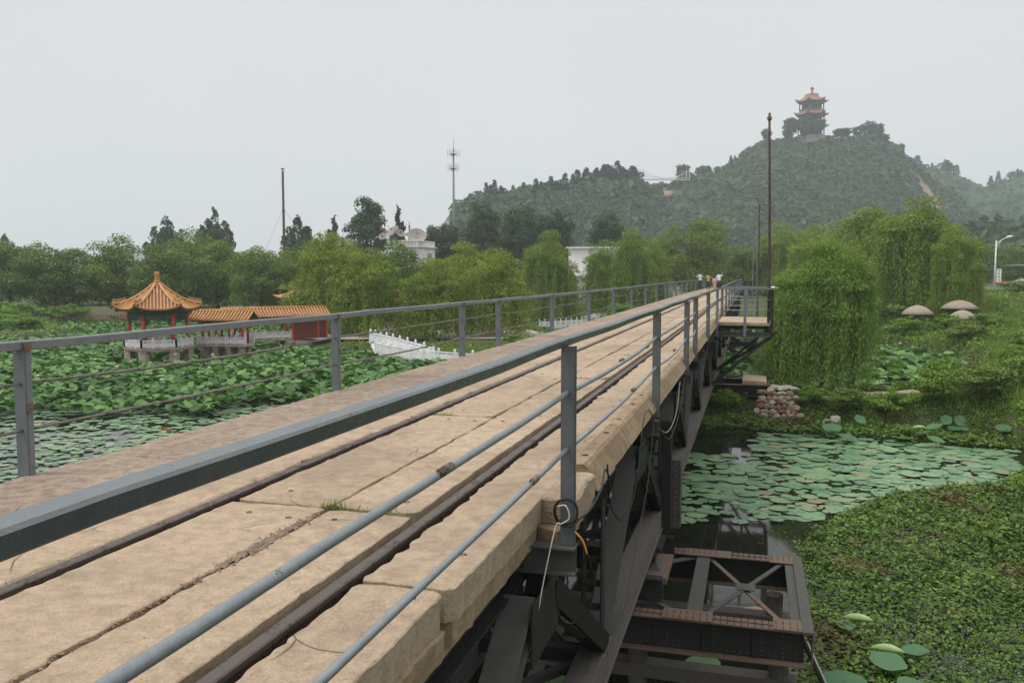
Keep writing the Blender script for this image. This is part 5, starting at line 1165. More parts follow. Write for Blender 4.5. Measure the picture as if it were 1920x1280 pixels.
# right of the right rail
yr = [-6,-3.6,-1.2,1.25,3.705,6.27,8.28,10.25,12.4]
while yr[-1] < 97: yr.append(yr[-1]+2.45)
for i in range(len(yr)-1):
    a, b = yr[i]+.008, yr[i+1]-.008; dn = 17 if i < 9 else 3; xe = -1.372 if b < 4 else (-1.335 if b < 6.5 else -1.36)
    hs = [(-1.50,b-.12,.028),(-1.46,a+.5,.022),(-1.50,(a+b)/2+.3,.02)] if i < 10 else []
    slab('slab', -1.812, xe, a, b, random.uniform(-.004,.002), .17, 'deck', (.008,.003,.008,.013), 160+i, dn, .005, 0, hs)
    slab('under_slab', -1.80, -1.36 if b < 6.5 else -1.25, a+.03, b-.03, -.176, .13, 'curb', (.006,.008,.008,.004), 200+i, dn, .010, corner=.015)
slab('slab', -1.365, -1.115, 5.46, 6.30, -.002, .17, 'deck', (.012,.014,.012,.002), 998, 16, .012)
slab('under_slab', -1.36, -1.16, 5.40, 6.5, -.178, .12, 'curb', (.012,.02,.012,.002), 997, 14, .012)
# kerb blocks along the right edge beyond the broken stretch
yk = [6.62,8.42,8.45,10.2,12.05,13.9,15.7]
yk = [6.42,8.25,10.1,11.95]
while yk[-1] < 96: yk.append(yk[-1]+1.8)
for i in range(len(yk)-1):
    a, b = yk[i]+.02, yk[i+1]-.012; rr = random.Random(300+i); z0 = rz(a)
    mb = MB(); n_ = 6 if i < 8 else 2
    prof = [(-1.352,-.165),(-1.352,.008),(-1.335,.022),(-1.245,.022),(-1.215,.0),(-1.12,-.165)]
    ringl = []
    for j in range(n_+1):
        y = a+(b-a)*j/n_; e_ = .012 if j in (0, n_) else 0
        ringl.append([(x+rr.gauss(0,.0022), y+(e_ if j == 0 else -e_ if j == n_ else 0)+ (rr.gauss(0,.012) if j in (0,n_) else 0), z+rz(y)+rr.gauss(0,.002)) for x, z in prof])
    loft(mb, ringl, True); kb = obj('kerb_block', mb, 'curb', BR)
    if i < 12:
        for hy_ in (a+.35, b-.4):
            obj('hole_shade_disc', MB().lathe([(.03,.002),(.001,.0)], 8, (-1.295,hy_,.024+rz(hy_))), 'dark', kb)  # dark disc on the block paints the shade of a hole
# outer faces of the near kerb (no blocks): bevelled lip
# rubble in the seam and beside the rails
def pebbles(name, n, fx, fy, smin, smax, m, z=0):
    mb = MB(); rr = random.Random(5)
    for _ in range(n):
        x, y = fx(rr), fy(rr); s_ = rr.uniform(smin, smax)
        v = [Vector(q).normalized()*s_*rr.uniform(.6,1.15) for q in ((1,0,0),(-1,0,0),(0,1,0),(0,-1,0),(0,0,.6),(0,0,-.6))]
        mb.add([(p.x+x, p.y+y, p.z+z+rz(y)) for p in v], [(0,2,4),(2,1,4),(1,3,4),(3,0,4),(2,0,5),(1,2,5),(3,1,5),(0,3,5)])
    return obj(name, mb, m, BR, kind='stuff')
pebbles('rubble', 900, lambda r: -2.61+r.gauss(0,.012), lambda r: random.choice([r.uniform(2.2,4.8), r.uniform(3.6,4.7), r.uniform(-1,2.4)]), .004, .014, 'curb', -.010)
pebbles('rubble', 900, lambda r: -2.60+r.gauss(0,.03)*(1-abs(r.uniform(-1,1))), lambda r: 4.15+r.gauss(0,.28), .004, .014, 'band', .0)
pebbles('rubble', 1500, lambda r: -3.50+r.uniform(0,.05), lambda r: r.uniform(1,16), .005, .017, 'band', -.035)
pebbles('rubble', 1100, lambda r: -1.975+r.uniform(0,.035), lambda r: 2+14*r.random()**1.5, .005, .014, 'band', -.05)
obj('bed', MB().box(-5.15,-1.42,-6.2,97,-.38,-.30), 'curb', BR)
for xa, xb in ((-3.48,-3.28),(-2.02,-1.80)):
    mb = MB(); ys_ = np.arange(-6, 97.1, 4)
    for j in range(len(ys_)-1): mb.beam(((xa+xb)/2, ys_[j], -.16+rz(ys_[j])), ((xa+xb)/2, ys_[j+1], -.16+rz(ys_[j+1])), xb-xa, .06)
    obj('rail_bed', mb, 'dark', BR)  # near-black colour paints the shade in the trough beside the rail
# track rails
def rail(x):
    w = .036; prof = [(-.04,-.115),(.04,-.115),(.04,-.108),(.009,-.09),(.009,-.035),(w,-.028),(w,-.006),(w-.008,0),(-w+.008,0),(-w,-.006),(-w,-.028),(-.009,-.035),(-.009,-.09),(-.04,-.108)]
    ys_ = np.concatenate([np.arange(-6, 30, 3), np.arange(30, 98, 8)]); k0 = 0
    joints = [0, 12.2, 24.5, 97]
    for q in range(3):
        sel = [y for y in ys_ if joints[q]-6*(q == 0) < y < joints[q+1]]; sel = [joints[q]-6*(q == 0)+.004]+sel+[joints[q+1]-.004]
        mb = MB(); loft(mb, [[(x+a+.002*math.sin(y*.5+x*7), y, b+.002+rz(y)) for a, b in prof] for y in sel], True); r_ = obj('track_rail', mb, 'track', BR)
rail(-3.395); rail(-1.905)
# railings
NODES = [-9.9,-4.75,.25,5.33,10.42,15.2,17.6,22.5,27.2,28.9]
LN = [-5.1,.05,5.05,10.0,15.0,17.35,22.4,27.8,32.9]
while LN[-1] < 95: LN.append(LN[-1]+ (2.4 if abs(LN[-1]-52) < 2.6 else 5.1))
RN = [-4.75,.25,5.33,10.55,15.5,17.9,23.0,28.85]
XL, XR = -5.21, -1.13
def angle_post(x, y, z0, z1, w, d, flip=1):
    mb = MB().box(x-w/2,x+w/2,y-.006,y+.006,z0,z1).box(x+flip*w/2-.006,x+flip*w/2+.006,y+.006,y+d,z0,z1)
    mb.box(x-flip*w/2-.0055,x-flip*w/2+.0055,y+.006,y+d*.8,z0,z1); return mb
for i, y in enumerate(LN):
    z = rz(y); p = obj('post', angle_post(XL, y, -.28+z, .94+z, .10, .055), 'rail_paint', BR)
    obj('rail_clip', MB().box(XL+.056,XL+.068,y-.008,y+.05,.925+z,.995+z), 'rust', p)
    if i < 12:
        obj('hinge_lug', MB().box(XL+.057,XL+.072,y-.004,y+.045,.50+z,.545+z).box(XL+.057,XL+.078,y-.004,y+.045,.485+z,.495+z), 'rust', p)
for i, y in enumerate(RN):
    z = rz(y)
    if i < len(RN)-1: obj('post', angle_post(XR, y, -.26+z, 1.035+z, .085, .05, -1), 'rail_shaded', BR)
rn2 = [33.4+5.0*k for k in range(13)]
for y in rn2: z = rz(y); obj('post', angle_post(XR, y, -.26+z, 1.02+z, .085, .05, -1), 'rail_shaded', BR)
def handrail(x, ys_, zt, w, h, mm='rail_paint', lean=0):
    for j in range(len(ys_)-1):
        a, b = ys_[j], ys_[j+1]; rr = random.Random(int(a*10)+int(x*7)); mb = MB(); n_ = 10 if a < 20 else 3
        rings = []
        for q in range(n_+1):
            y = a+.003+(b-a-.006)*q/n_; zz = zt+rz(y)+.004*math.sin(y*1.7+x)+rr.gauss(0,.0014); xx = x+.006*math.sin(y*.8)+rr.gauss(0,.0012)
            rings.append([(xx+a_, y, zz+b_) for a_, b_ in ((-w/2+.006,-h),(w/2-.004-lean,-h),(w/2-lean,-h+.005),(w/2,-.008),(w/2-.008,0),(-w/2+.008,0),(-w/2,-.008),(-w/2,-h+.006))])  # lean tips the outer face downward so that it renders darker
        loft(mb, rings, True); obj('handrail', mb, mm, BR)
handrail(XL+.01, LN, 1.005, .07, .066)
handrail(XR-.02, RN, 1.087, .078, .056, 'rail_shaded', .016)
handrail(XR-.02, rn2, 1.075, .078, .056, 'rail_shaded', .016)
def midrail(x, ys_, z, r, m, sag=.0, kink=.0, name='mid_rail'):
    for j in range(len(ys_)-1):
        a, b = ys_[j], ys_[j+1]; rr = random.Random(int(a*31)+int(z*100)); n_ = 8; s_ = sag*rr.uniform(.3,1.6)*(b-a)/5; kx = rr.gauss(0, kink); pts = []
        for q in range(n_+1):
            f = q/n_; y = a+(b-a)*f; pts.append((x+kx*math.sin(f*math.pi)+rr.gauss(0,.002), y, z+rz(y)-s_*math.sin(f*math.pi)+rr.gauss(0,.0015)))
        obj(name, MB().tube(pts, r, 8 if a < 12 else 6), m, BR, True)
midrail(XL+.01, LN, .69, .0125, 'rusty_rod', .03, .006); midrail(XL+.01, LN, .34, .0125, 'rusty_rod', .03, .006)
midrail(XR+.0, RN, .735, .0175, 'pipe', .02, .01); midrail(XR+.0, RN, .37, .0155, 'pipe', .03, .012)
midrail(XR+.0, rn2, .72, .0155, 'pipe', .05, .02); midrail(XR+.0, rn2, .36, .0155, 'pipe', .05, .02)
for (y, z_) in ((3.0,.735),(7.6,.725),(9.5,.70),(4.4,.37),(8.4,.355),(13.0,.37)):
    mb = MB().tube([(XR,y,z_+rz(y)),(XR,y+.12,z_+rz(y))], .0195, 8); obj('pipe_sleeve', mb, 'rusty_rod', BR, True)
# trusses
TX = (-1.40, -4.95)
zt_, zb_ = -.52, -2.20
def rz2(y): return rz(y)
nodes_top = [.25+5.05*k for k in range(-1, 20)]; nodes_bot = [y+2.55 for y in nodes_top[:-1]]
def rivet(mb, p, n, r=.011):
    n = Vector(n).normalized(); a = n.orthogonal().normalized(); b = n.cross(a); p = Vector(p)
    mb.add([p+(a*math.cos(k)+b*math.sin(k))*r for k in (0,1.05,2.1,3.14,4.19,5.24)]+[p+n*r*.75+(a*math.cos(k)+b*math.sin(k))*r*.5 for k in (0,1.05,2.1,3.14,4.19,5.24)],
           [(i, (i+1) % 6, 6+(i+1) % 6, 6+i) for i in range(6)]+[(6,7,8,9,10,11)])
for ti, x in enumerate(TX):
    for j in range(len(nodes_top)-1):
        a, b = nodes_top[j], nodes_top[j+1]; za, zb2 = rz(a), rz(b); near_ = ti == 0
        obj('top_chord', MB().chan((x-(.16 if near_ else 0),a,zt_+.04+za),(x-(.16 if near_ else 0),b,zt_+.04+zb2), .20, .22, .018), 'truss', BR)
        c = nodes_bot[j]; zc = rz(c)
        # wide up-going channel and narrower box diagonal going down
        d1 = obj('diagonal', MB().chan((x,c+.12,zb_+.15+zc),(x,b-.12,zt_-.1+zb2), .21, .15, .014), 'truss_pale' if near_ else 'truss', BR)
        d2 = obj('diagonal', MB().beam((x+.05,a+.10,zt_-.02+za),(x+.05,c+.10,zb_+.14+zc), .15, .19), 'truss_shade', BR)
        obj('lacing', MB().beam((x+.05,a+.0,zt_-.12+za),(x+.05,c-.06,zb_+.16+zc), .10, .015), 'truss_pale', d2) if near_ else None
        mbv = MB().box(x-.11,x-.095,c-.09,c+.09,zb_+.1+zc,zt_-.1+zc).box(x+.07,x+.085,c-.09,c+.09,zb_+.1+zc,zt_-.1+zc); 
        for q in range(6): z_ = zb_+.3+q*.23+zc; mbv.box(x-.095,x+.07,c-.07,c+.07,z_,z_+.02)
        obj('vertical', mbv, 'truss', BR)
        if j < len(nodes_bot)-1:
            e_ = nodes_bot[j+1]; ze = rz(e_)
            bc = MB(); u = Vector((0,0,1)); A3, B3 = Vector((x,c,zb_+zc)), Vector((x,e_-.01,zb_+ze))
            bc.beam(A3+u*.14, B3+u*.14, .26, .016); bc.beam(A3+u*.0+Vector((.12,0,0)), B3+Vector((.12,0,0)), .014, .26); bc.beam(A3+Vector((-.12,0,0)), B3+Vector((-.12,0,0)), .014, .26); bc.beam(A3-u*.14, B3-u*.14, .30, .014)
            ch_ = obj('bottom_chord', bc, 'chordrust' if near_ else 'truss', BR)
            obj('top_web', MB().box(x-.13,x+.13,c-.0,c+.0,0,0) if 0 else MB().beam((x,c+.3,zb_+.152+zc),(x,c+.9,zb_+.152+zc),.27,.012), 'truss_pale', ch_)
            if near_ and j < 8:
                rv = MB()
                for k in range(26):
                    yy = c-.55+k*.075
                    for xx in (-.10,-.035,.035,.10): rivet(rv, (x+xx, yy, zb_+.149+rz(yy)), (0,0,1), .012)
                obj('rivets', rv, 'truss_pale', ch_, kind='stuff')
        # gusset plates
        obj('gusset_plate', MB().add([(x+.135,c-.42,zb_+.13+zc),(x+.135,c+.42,zb_+.13+zc),(x+.135,c+.26,zb_+.5+zc),(x+.135,c-.26,zb_+.5+zc),(x+.147,c-.42,zb_+.13+zc),(x+.147,c+.42,zb_+.13+zc),(x+.147,c+.26,zb_+.5+zc),(x+.147,c-.26,zb_+.5+zc)],
            [(4,5,6,7),(0,3,2,1),(0,1,5,4),(1,2,6,5),(2,3,7,6),(3,0,4,7)]), 'truss', BR) if ti == 1 else None
        if near_:
            gp = obj('gusset_plate', MB().box(x+.125,x+.137,b-.36,b+.36,zt_-.42+zb2,zt_-.02+zb2), 'truss', BR)
            if j < 7:
                rv = MB()
                for yy in np.linspace(b-.32, b+.32, 9):
                    for zz in (zt_-.38, zt_-.30, zt_-.10): rivet(rv, (x+.137, yy, zz+zb2), (1,0,0), .011)
                obj('rivets', rv, 'truss', gp, kind='stuff')
# cross members
for j, y in enumerate(nodes_top):
    z = rz(y); obj('floor_beam', MB().chan((-5.0,y,-.50+z),(-1.42,y,-.50+z), .16, .30, .016), 'truss', BR)
    if y > 0 and not 27 < y < 34:
        obj('post_bracket', MB().chan((-1.52,y+.03,-.355+z),(-1.07,y+.03,-.355+z), .14, .18, .014), 'truss_pale', BR)
    if j < len(nodes_bot):
        c = nodes_bot[j]; zc = rz(c)
        obj('floor_beam', MB().chan((-5.0,c,-.50+zc),(-1.42,c,-.50+zc), .16, .28, .016), 'truss', BR)
        obj('bottom_strut', MB().beam((-4.9,c,zb_+.05+zc),(-1.5,c,zb_+.05+zc), .12, .14), 'truss', BR)
        if j < len(nodes_bot)-1:
            e_ = nodes_bot[j+1]; obj('wind_brace', MB().beam((-4.9,c,zb_+zc),(-1.5,e_,zb_+rz(e_)), .09, .07), 'truss_pale' if j % 2 else 'truss', BR)
            obj('wind_brace', MB().beam((-1.5,c,zb_-.09+zc),(-4.9,e_,zb_-.09+rz(e_)), .09, .07), 'truss', BR)
for x in (-2.4,-3.4,-4.2): obj('stringer', MB().beam((x,-6,-.42),(x,30,-.40),.12,.12).beam((x,30,-.40),(x,97,-.28),.12,.12), 'truss', BR)
# louvred bars seen through the near truss panel
for i in range(34):
    z = -.78-i*.048; obj('grille_bar', MB().beam((-2.55,5.6,z),(-2.55,8.1,z), .03, .018), 'truss_pale', BR)
for y in (5.55,6.9,8.12): obj('grille_frame', MB().box(-2.575,-2.525,y-.02,y+.02,-2.45,-.72), 'truss', BR)
# extra posts on the two bracket positions that have no panel joint
for y in (15.5, 17.9):
    obj('post_bracket', MB().chan((-1.44,y+.05,-.355),(-1.06,y+.05,-.355), .14, .18, .014), 'truss', BR)
# bearings over the piers
PIERS = (12.3, 36.8, 61.0, 85.0)
for y in PIERS:
    for x in TX:
        b_ = obj('bearing', MB().box(x-.22,x+.22,y-.35,y+.35,-2.43,-2.36).box(x-.12,x+.12,y-.2,y+.2,-2.62,-2.43), 'truss', BR)
        obj('bearing_shoe', MB().add([(x-.2,y-.25,-2.72),(x+.2,y-.25,-2.72),(x+.2,y+.25,-2.72),(x-.2,y+.25,-2.72),(x-.1,y-.1,-2.6),(x+.1,y-.1,-2.6),(x+.1,y+.1,-2.6),(x-.1,y+.1,-2.6)],
            [(0,3,2,1),(4,5,6,7),(0,1,5,4),(1,2,6,5),(2,3,7,6),(3,0,4,7)]), 'truss_pale', b_)
        obj('bearing_plate', MB().box(x-.32,x+.32,y-.55,y+.55,-2.80,-2.72), 'rust', b_); 
        for dy in (-.95,.95): obj('jack_block', MB().chan((x-.3,y+dy,-2.72),(x+.3,y+dy,-2.72), .18, .3, .015), 'truss', b_)
# portal post beside the first bearing
obj('end_post', MB().box(-1.30,-1.14,12.9,13.05,-2.4,-.7), 'truss', BR); ep = BR.children[-1]
obj('end_post', MB().box(-1.30,-1.02,13.2,13.5,-2.42,-1.35), 'truss_pale', BR)
rv = MB()
for k in range(12): rivet(rv, (-1.1, 13.195, -2.36+k*.085), (0,-1,0), .02)
obj('rivets', rv, 'rust', BR, kind='stuff')

# viewing platform (bay) on the right, carried by the bridge
P0, P1 = 28.9, 33.3
pf = obj('platform_frame', MB().chan((-1.3,P0,-.42),(.66,P0,-.42),.10,.16,.014).chan((-1.3,P1,-.42),(.66,P1,-.42),.10,.16,.014).chan((.62,P0,-.42),(.62,P1,-.42),.10,.16,.014), 'truss_pale', BR)
for i in range(3):
    for k_ in range(2):
        y = P0+.06+i*1.45; x = -1.10+k_*.865
        obj('slab', MB().box(x,x+.85,y,y+1.40,-.13,-.035+random.uniform(-.005,.01)), 'deck', pf)
for (x, y) in ((XR,P0),(-.24,P0),(.60,P0),(.60,31.1),(.60,P1),(-.24,P1)):
    obj('post', MB().box(x-.045,x+.045,y-.05,y+.04,-.5,1.03), 'truss' if x > .5 else 'rail_paint', pf)
obj('handrail', MB().beam((XR-.05,P0,1.08),(.68,P0,1.08), .075, .06), 'rail_paint', pf); obj('handrail', MB().beam((.60,P0+.04,1.082),(.60,P1,1.082), .075, .056), 'rail_paint', pf)
obj('handrail', MB().beam((XR,P1,1.08),(.64,P1,1.08), .07, .056), 'rail_paint', pf)
for z in (.72,.38):
    obj('mid_rail', MB().tube([(XR,P0,z),(-.24,P0,z-.015),(.60,P0,z)], .017, 6), 'pipe', pf, True); obj('mid_rail', MB().tube([(.60,P0,z),(.60,P1,z)], .017, 6), 'pipe', pf, True); obj('mid_rail', MB().tube([(XR,P1,z),(.60,P1,z)], .017, 6), 'pipe', pf, True)
for y in (P0+.08, P1-.08):
    obj('brace', MB().beam((.55,y,-.5),(-1.30,y,-2.12), .07, .09), 'truss', pf); obj('brace', MB().beam((-1.25,y+.06,-.5),(.05,y+.06,-1.35), .05, .06), 'truss', pf)
obj('brace', MB().beam((.60,P0,-.5),(-1.2,P1,-2.0), .06, .08), 'truss', pf)
obj('paper_scrap', MB().lathe([(.06,1.115),(.04,1.15),(.01,1.16)], 7, (.62,28.88,0)).beam((.64,28.87,1.12),(.80,28.84,1.115),.03,.015), 'white', None, label='white scrap caught on the corner of the platform handrail', category='litter')

# ------------------------------------------------------------------ piers
def pier(y0, y1, label, detail, x1=.69, x0=-6.4, zt=-2.9, slabtop=False):
    t = empty('bridge_pier', ((x0+x1)/2, (y0+y1)/2, WZ), label=label, category='bridge pier'); ox, oy = (x0+x1)/2, (y0+y1)/2
    def B(name, mb, m, par=t, **k):
        mb.v = [(a-ox, b-oy, c-WZ) for a, b, c in mb.v]; return obj(name, mb, m, par, **k)
    H_ = .46
    for yy, sgn in ((y0, -1), (y1, 1)):
        g_ = B('girder', MB().box(x0,x1,yy-.012,yy+.012,zt-H_+.02,zt-.02), 'truss')
        B('top_flange', MB().box(x0,x1,yy-.13,yy+.13,zt-.02,zt), 'rust', g_); B('bottom_flange', MB().box(x0,x1+.02,yy-.13,yy+.13,zt-H_,zt-H_+.02), 'rust', g_)
        if detail:
            B('cover_plate', MB().box(-1.05,-.42,yy-.135,yy+(.20 if sgn < 0 else .135),zt+.002,zt+.014) if sgn < 0 else MB().box(-.95,-.25,yy-.2,yy+.135,zt+.002,zt+.014), 'rust', g_)
            B('cover_plate', MB().box(x1-.36,x1-.005,yy-(.135 if sgn < 0 else .22),yy+(.22 if sgn < 0 else .135),zt+.002,zt+.014), 'rust', g_)
            for xx in np.arange(x0+.3, x1, .62): B('stiffener', MB().box(xx-.02,xx+.02,yy-.05,yy-.013,zt-H_+.03,zt-.03), 'truss', g_)
            rv = MB()
            for k in range(int((x1-x0)/.085)):
                xx = x0+.05+k*.085
                if xx < -2.6: continue
                for dy in (-.10,-.045,.045,.10): rivet(rv, (xx, yy+dy, zt+(.014 if (xx > x1-.36 or -1.05 < xx < -.42) else .001)), (0,0,1), .013)
                if sgn < 0:
                    for zz in (zt-.06, zt-H_+.07): rivet(rv, (xx, yy-.013, zz), (0,-1,0), .014)
                    if k % 7 == 0 or xx > x1-.3:
                        for q in range(5): rivet(rv, (xx, yy-.013, zt-.12-q*.055), (0,-1,0), .014)
            B('rivets', rv, 'rustpole', g_, kind='stuff')
            B('seam_angle', MB().box(x0,x1-.36,yy-.016,yy+.0,zt+.0005,zt+.011), 'rustpole', g_)
    B('end_girder', MB().box(x1-.012,x1+.012,y0+.02,y1-.02,zt-H_,zt-.03), 'truss'); B('end_flange', MB().box(x1-.02,x1+.12,y0-.16,y1+.16,zt-.018,zt+.016), 'truss_pale'); B('end_angle', MB().box(x1-.14,x1-.022,y0+.2,y1-.2,zt-.03,zt-.01), 'truss_pale')
    B('end_skirt', MB().box(x1+.1,x1+.112,y0-.14,y0+.05,zt-H_-.02,zt-.02), 'rust')
    if slabtop: B('concrete_cap', MB().box(-.35,x1-.02,y0-.1,y1+.1,zt+.02,zt+.16), 'deck')
    else:
        xa, xb, xm = -.55, x1-.18, (-.55+x1-.18)/2
        B('cross_brace', MB().beam((xa,y0+.1,zt-.035),(xb,y1-.12,zt-.035), .07, .02), 'truss_pale'); B('cross_brace', MB().beam((xa,y1-.12,zt-.06),(xb,y0+.1,zt-.06), .07, .02), 'rust')
        B('brace_plate', MB().box(xm-.13,xm+.13,(y0+y1)/2-.13,(y0+y1)/2+.13,zt-.024,zt-.012), 'truss_pale')
        B('strut', MB().box(-.76,-.56,y0+.1,y1-.1,zt-.03,zt-.012), 'truss_pale'); B('strut_web', MB().box(-.665,-.655,y0+.1,y1-.1,zt-.3,zt-.03), 'truss')
        B('cross_brace', MB().beam((-.8,y0+.15,zt-.05),(-1.5,y0+.8,zt-.05), .08, .02), 'truss_pale'); B('cross_brace', MB().beam((-.8,y1-.12,zt-.05),(-1.6,y1-.8,zt-.05), .12, .02), 'truss_pale')
    B('lower_beam', MB().box(x0,x1-.05,y0+.15,y0+.4,-3.86,-3.68), 'chordrust'); B('lower_beam', MB().box(x0,x1-.05,y1-.4,y1-.15,-3.86,-3.68), 'chordrust'); B('lower_tie', MB().box(x1-.35,x1-.15,y0+.42,y1-.42,-3.84,-3.7), 'rustpole')
    for xx in (x1-.28, -1.4, -4.9, x0+.3):
        for yy in (y0+.28, y1-.28): B('pile', MB().tube([(xx,yy,-5.4),(xx,yy,zt-H_)], .13, 10), 'chordrust')
    B('raker', MB().beam((x1+.02,y0+.3,zt-.28),(x1+.42,y0+.55,-4.1), .08, .035), 'truss_pale'); B('raker', MB().beam((x1-.1,y0+.2,-3.75),(x1+.25,y0-.35,-4.3), .09, .05), 'chordrust')
    B('raker', MB().beam((x1+.06,y0+.25,zt-.26),(x1+.46,y0+.50,-4.08), .02, .02), 'marble_grey')
    B('diagonal_stay', MB().beam((-.95,y0+.35,-3.75),(-.2,y0-.7,-4.4), .09, .07), 'chordrust'); B('diagonal_stay', MB().beam((-2.3,y0-.3,-3.0),(-3.0,y0-1.2,-4.4), .12, .09), 'chordrust')
    return t
pier(10.95, 13.62, 'riveted rusty steel box pier with crossed braces, nearest the camera', True)
pier(35.7, 37.9, 'second steel pier with a concrete cap beside the stone abutment', False, .62, slabtop=True)
pier(59.7, 62.2, 'third steel pier standing in lotus leaves seen below the platform', False, .5)
pier(83.8, 86.2, 'farthest steel pier near the end of the bridge', False, .5)

# dry stone abutment beside the second pier: every face stone is a part
t = empty('stone_abutment', (.95,34.62,WZ), label='pile of grey and reddish rough stones beside the second pier', category='stone pier')
mstone = []
for i, c in enumerate(((.30,.25,.20),(.26,.12,.08),(.36,.32,.28),(.20,.15,.12))): M['stone%d' % i] = m_plain('rough_stone', c, .95, .3, 7, .6); mstone.append('stone%d' % i)
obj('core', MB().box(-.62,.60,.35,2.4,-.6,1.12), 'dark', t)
rr = random.Random(8)
def stone(parent, c, sx, sy, sz, m):
    n_ = rr.choice((5, 6, 6, 7)); o_ = rr.uniform(0, 6); mb = MB(); ring = []
    for i in range(n_):
        an = o_+i*2*math.pi/n_+rr.uniform(-.25,.25); k_ = rr.uniform(.92, 1.22); ring.append((math.cos(an)*sx*k_, math.sin(an)*sz*k_))
    f0 = rr.uniform(-.25,.25); f1 = rr.uniform(-.25,.25)
    rings = []
    for u, q in ((1, .9), (-.35, 1.0), (-.85, .86), (-1.1, .55)):
        rings.append([(c[0]+a*q, c[1]+u*sy*(1+(f0*a/sx+f1*b/sz if u < 0 else 0)), c[2]+b*q) for a, b in ring])
    loft(mb, rings, True); obj('stone', mb, m, parent)
for row in range(9):
    z = -.28+row*.172; x = -.98+.035*row+.08*(row % 2)
    while x < .96-.05*row:
        w = rr.uniform(.17,.34); stone(t, (x+w/2, .0+.035*row, z+rr.uniform(-.03,.03)), w*.57, .13, rr.uniform(.098,.135), rr.choice(mstone[:1]*3+mstone[1:2]*2+mstone[2:3]*3+mstone[3:])); x += w
for row in range(8):
    z = -.2+row*.18; y = .3
    while y < 1.7:
        w = rr.uniform(.16,.3); stone(t, (.90-.05*row, y, z), .12, w*.5, .092, rr.choice(mstone)); y += w
for i in range(13): stone(t, (rr.uniform(-.4,.75), rr.uniform(.15,1.5), 1.24+rr.uniform(-.02,.04)), rr.uniform(.12,.2), rr.uniform(.1,.18), .07, rr.choice(mstone[:1]+mstone[2:3]))
t = empty('boulder', (3.1,34.3,WZ), label='lone pinkish rock at the waterline below the dyke', category='rock'); stone(t, (0,0,.25), .22, .16, .16, 'stone2'); stone(t, (-.3,.1,.15), .14, .12, .1, 'stone0')

# ------------------------------------------------------------------ cables
def cable(name, pts, r, m, label, n=6):
    P = [Vector(p) for p in pts]; o_ = []
    for i in range(len(P)-1):
        p0, p1, p2, p3 = P[max(i-1,0)], P[i], P[i+1], P[min(i+2,len(P)-1)]
        for q in range(6):
            s = q/6; o_.append(.5*((2*p1)+(p2-p0)*s+(2*p0-5*p1+4*p2-p3)*s*s+(3*p1-p0-3*p2+p3)*s**3))
    o_.append(P[-1]); return obj(name, MB().tube(o_, r, n), m, None, True, label=label, category='cable')
y = 5.33; x = XR
cable('cable_coil', [(x-.05,y-.03,.03),(x-.075,y-.035,-.02),(x-.06,y-.03,-.09),(x+.0,y-.03,-.11),(x+.06,y-.02,-.08),(x+.065,y-.02,.0),(x+.02,y-.03,.045),(x-.05,y-.035,.035),(x-.082,y-.03,-.03),(x-.055,y-.03,-.105),(x+.03,y-.035,-.125),(x+.07,y+.02,-.09),(x+.10,y+.25,-.09),(x+.12,y+.6,-.02),(x+.06,y+1.1,.0),(x+.02,y+1.6,-.2)], .008, 'black', 'black cable coiled round the nearest right handrail post and running along the truss')
cable('cable', [(x-.06,y-.04,.0),(x+.0,y-.05,.01),(x+.02,y-.045,-.07),(x-.03,y-.05,-.11),(x-.07,y-.04,-.14),(x-.12,y-.15,-.45),(x-.16,y-.3,-.8),(x-.26,y-.4,-1.15),(x-.32,y-.5,-1.45),(x-.4,y-.6,-1.9),(x-.42,y-.7,-2.6),(x-.42,y-.75,-4.1)], .0045, 'cream', 'thin cream wire hanging from the coiled cable down to the water')
cable('cable', [(x+.05,y+.0,-.17),(x+.09,y+.05,-.24),(x+.11,y+.1,-.34)], .007, 'yellow', 'short yellow taped cable end behind the nearest right post')
cable('cable', [(x+.11,y+.1,-.34),(x+.15,y+.15,-.55),(x+.12,y+.1,-.72),(x+.03,y+.05,-.80),(x-.04,y+.0,-.76),(x-.07,y+.0,-.62),(x-.07,y,-.5)], .007, 'black', 'black cable loop sagging beneath the post bracket')
cable('cable', [(x+.05,6.6,.0),(x+.02,7.0,-.45),(x+.05,7.6,-.72),(x+.06,8.3,-.55),(x+.03,9.2,.0),(x+.0,10.4,-.25)], .006, 'black', 'dark cable swag between the first and second right posts')
cable('cable', [(x,10.5,-.05),(x+.03,9.6,-.8),(x+.03,8.7,-1.2),(x+.0,8.0,-1.7),(x-.1,7.6,-2.0)], .005, 'truss_pale', 'thin grey wire hanging down the truss beyond the second panel')
cable('cable', [(x,10.6,-.3),(x+.05,11.6,-.72),(x+.06,12.6,-.75),(x+.05,13.6,-.6),(x,15.3,-.3)], .006, 'truss_pale', 'grey cable swag beyond the second right post')
cable('cable', [(x,10.7,-.4),(x+.03,11.8,-.66),(x+.04,13.0,-.6),(x,14.2,-.25)], .005, 'cream', 'pale cable loop beside the grey swag')
cable('cable', [(x,17.9,-.3),(x+.05,19.2,-.7),(x+.04,20.8,-.6),(x,22.9,-.3)], .006, 'black', 'cable swag beneath the third kerb joint')
cable('cable', [(-5.4,-2,-.25),(-5.6,3,-.45),(-6.0,7.5,-.58),(-5.9,12,-.50),(-5.45,17,-.35)], .006, 'black', 'thin black cable strung outside the left edge of the bridge')

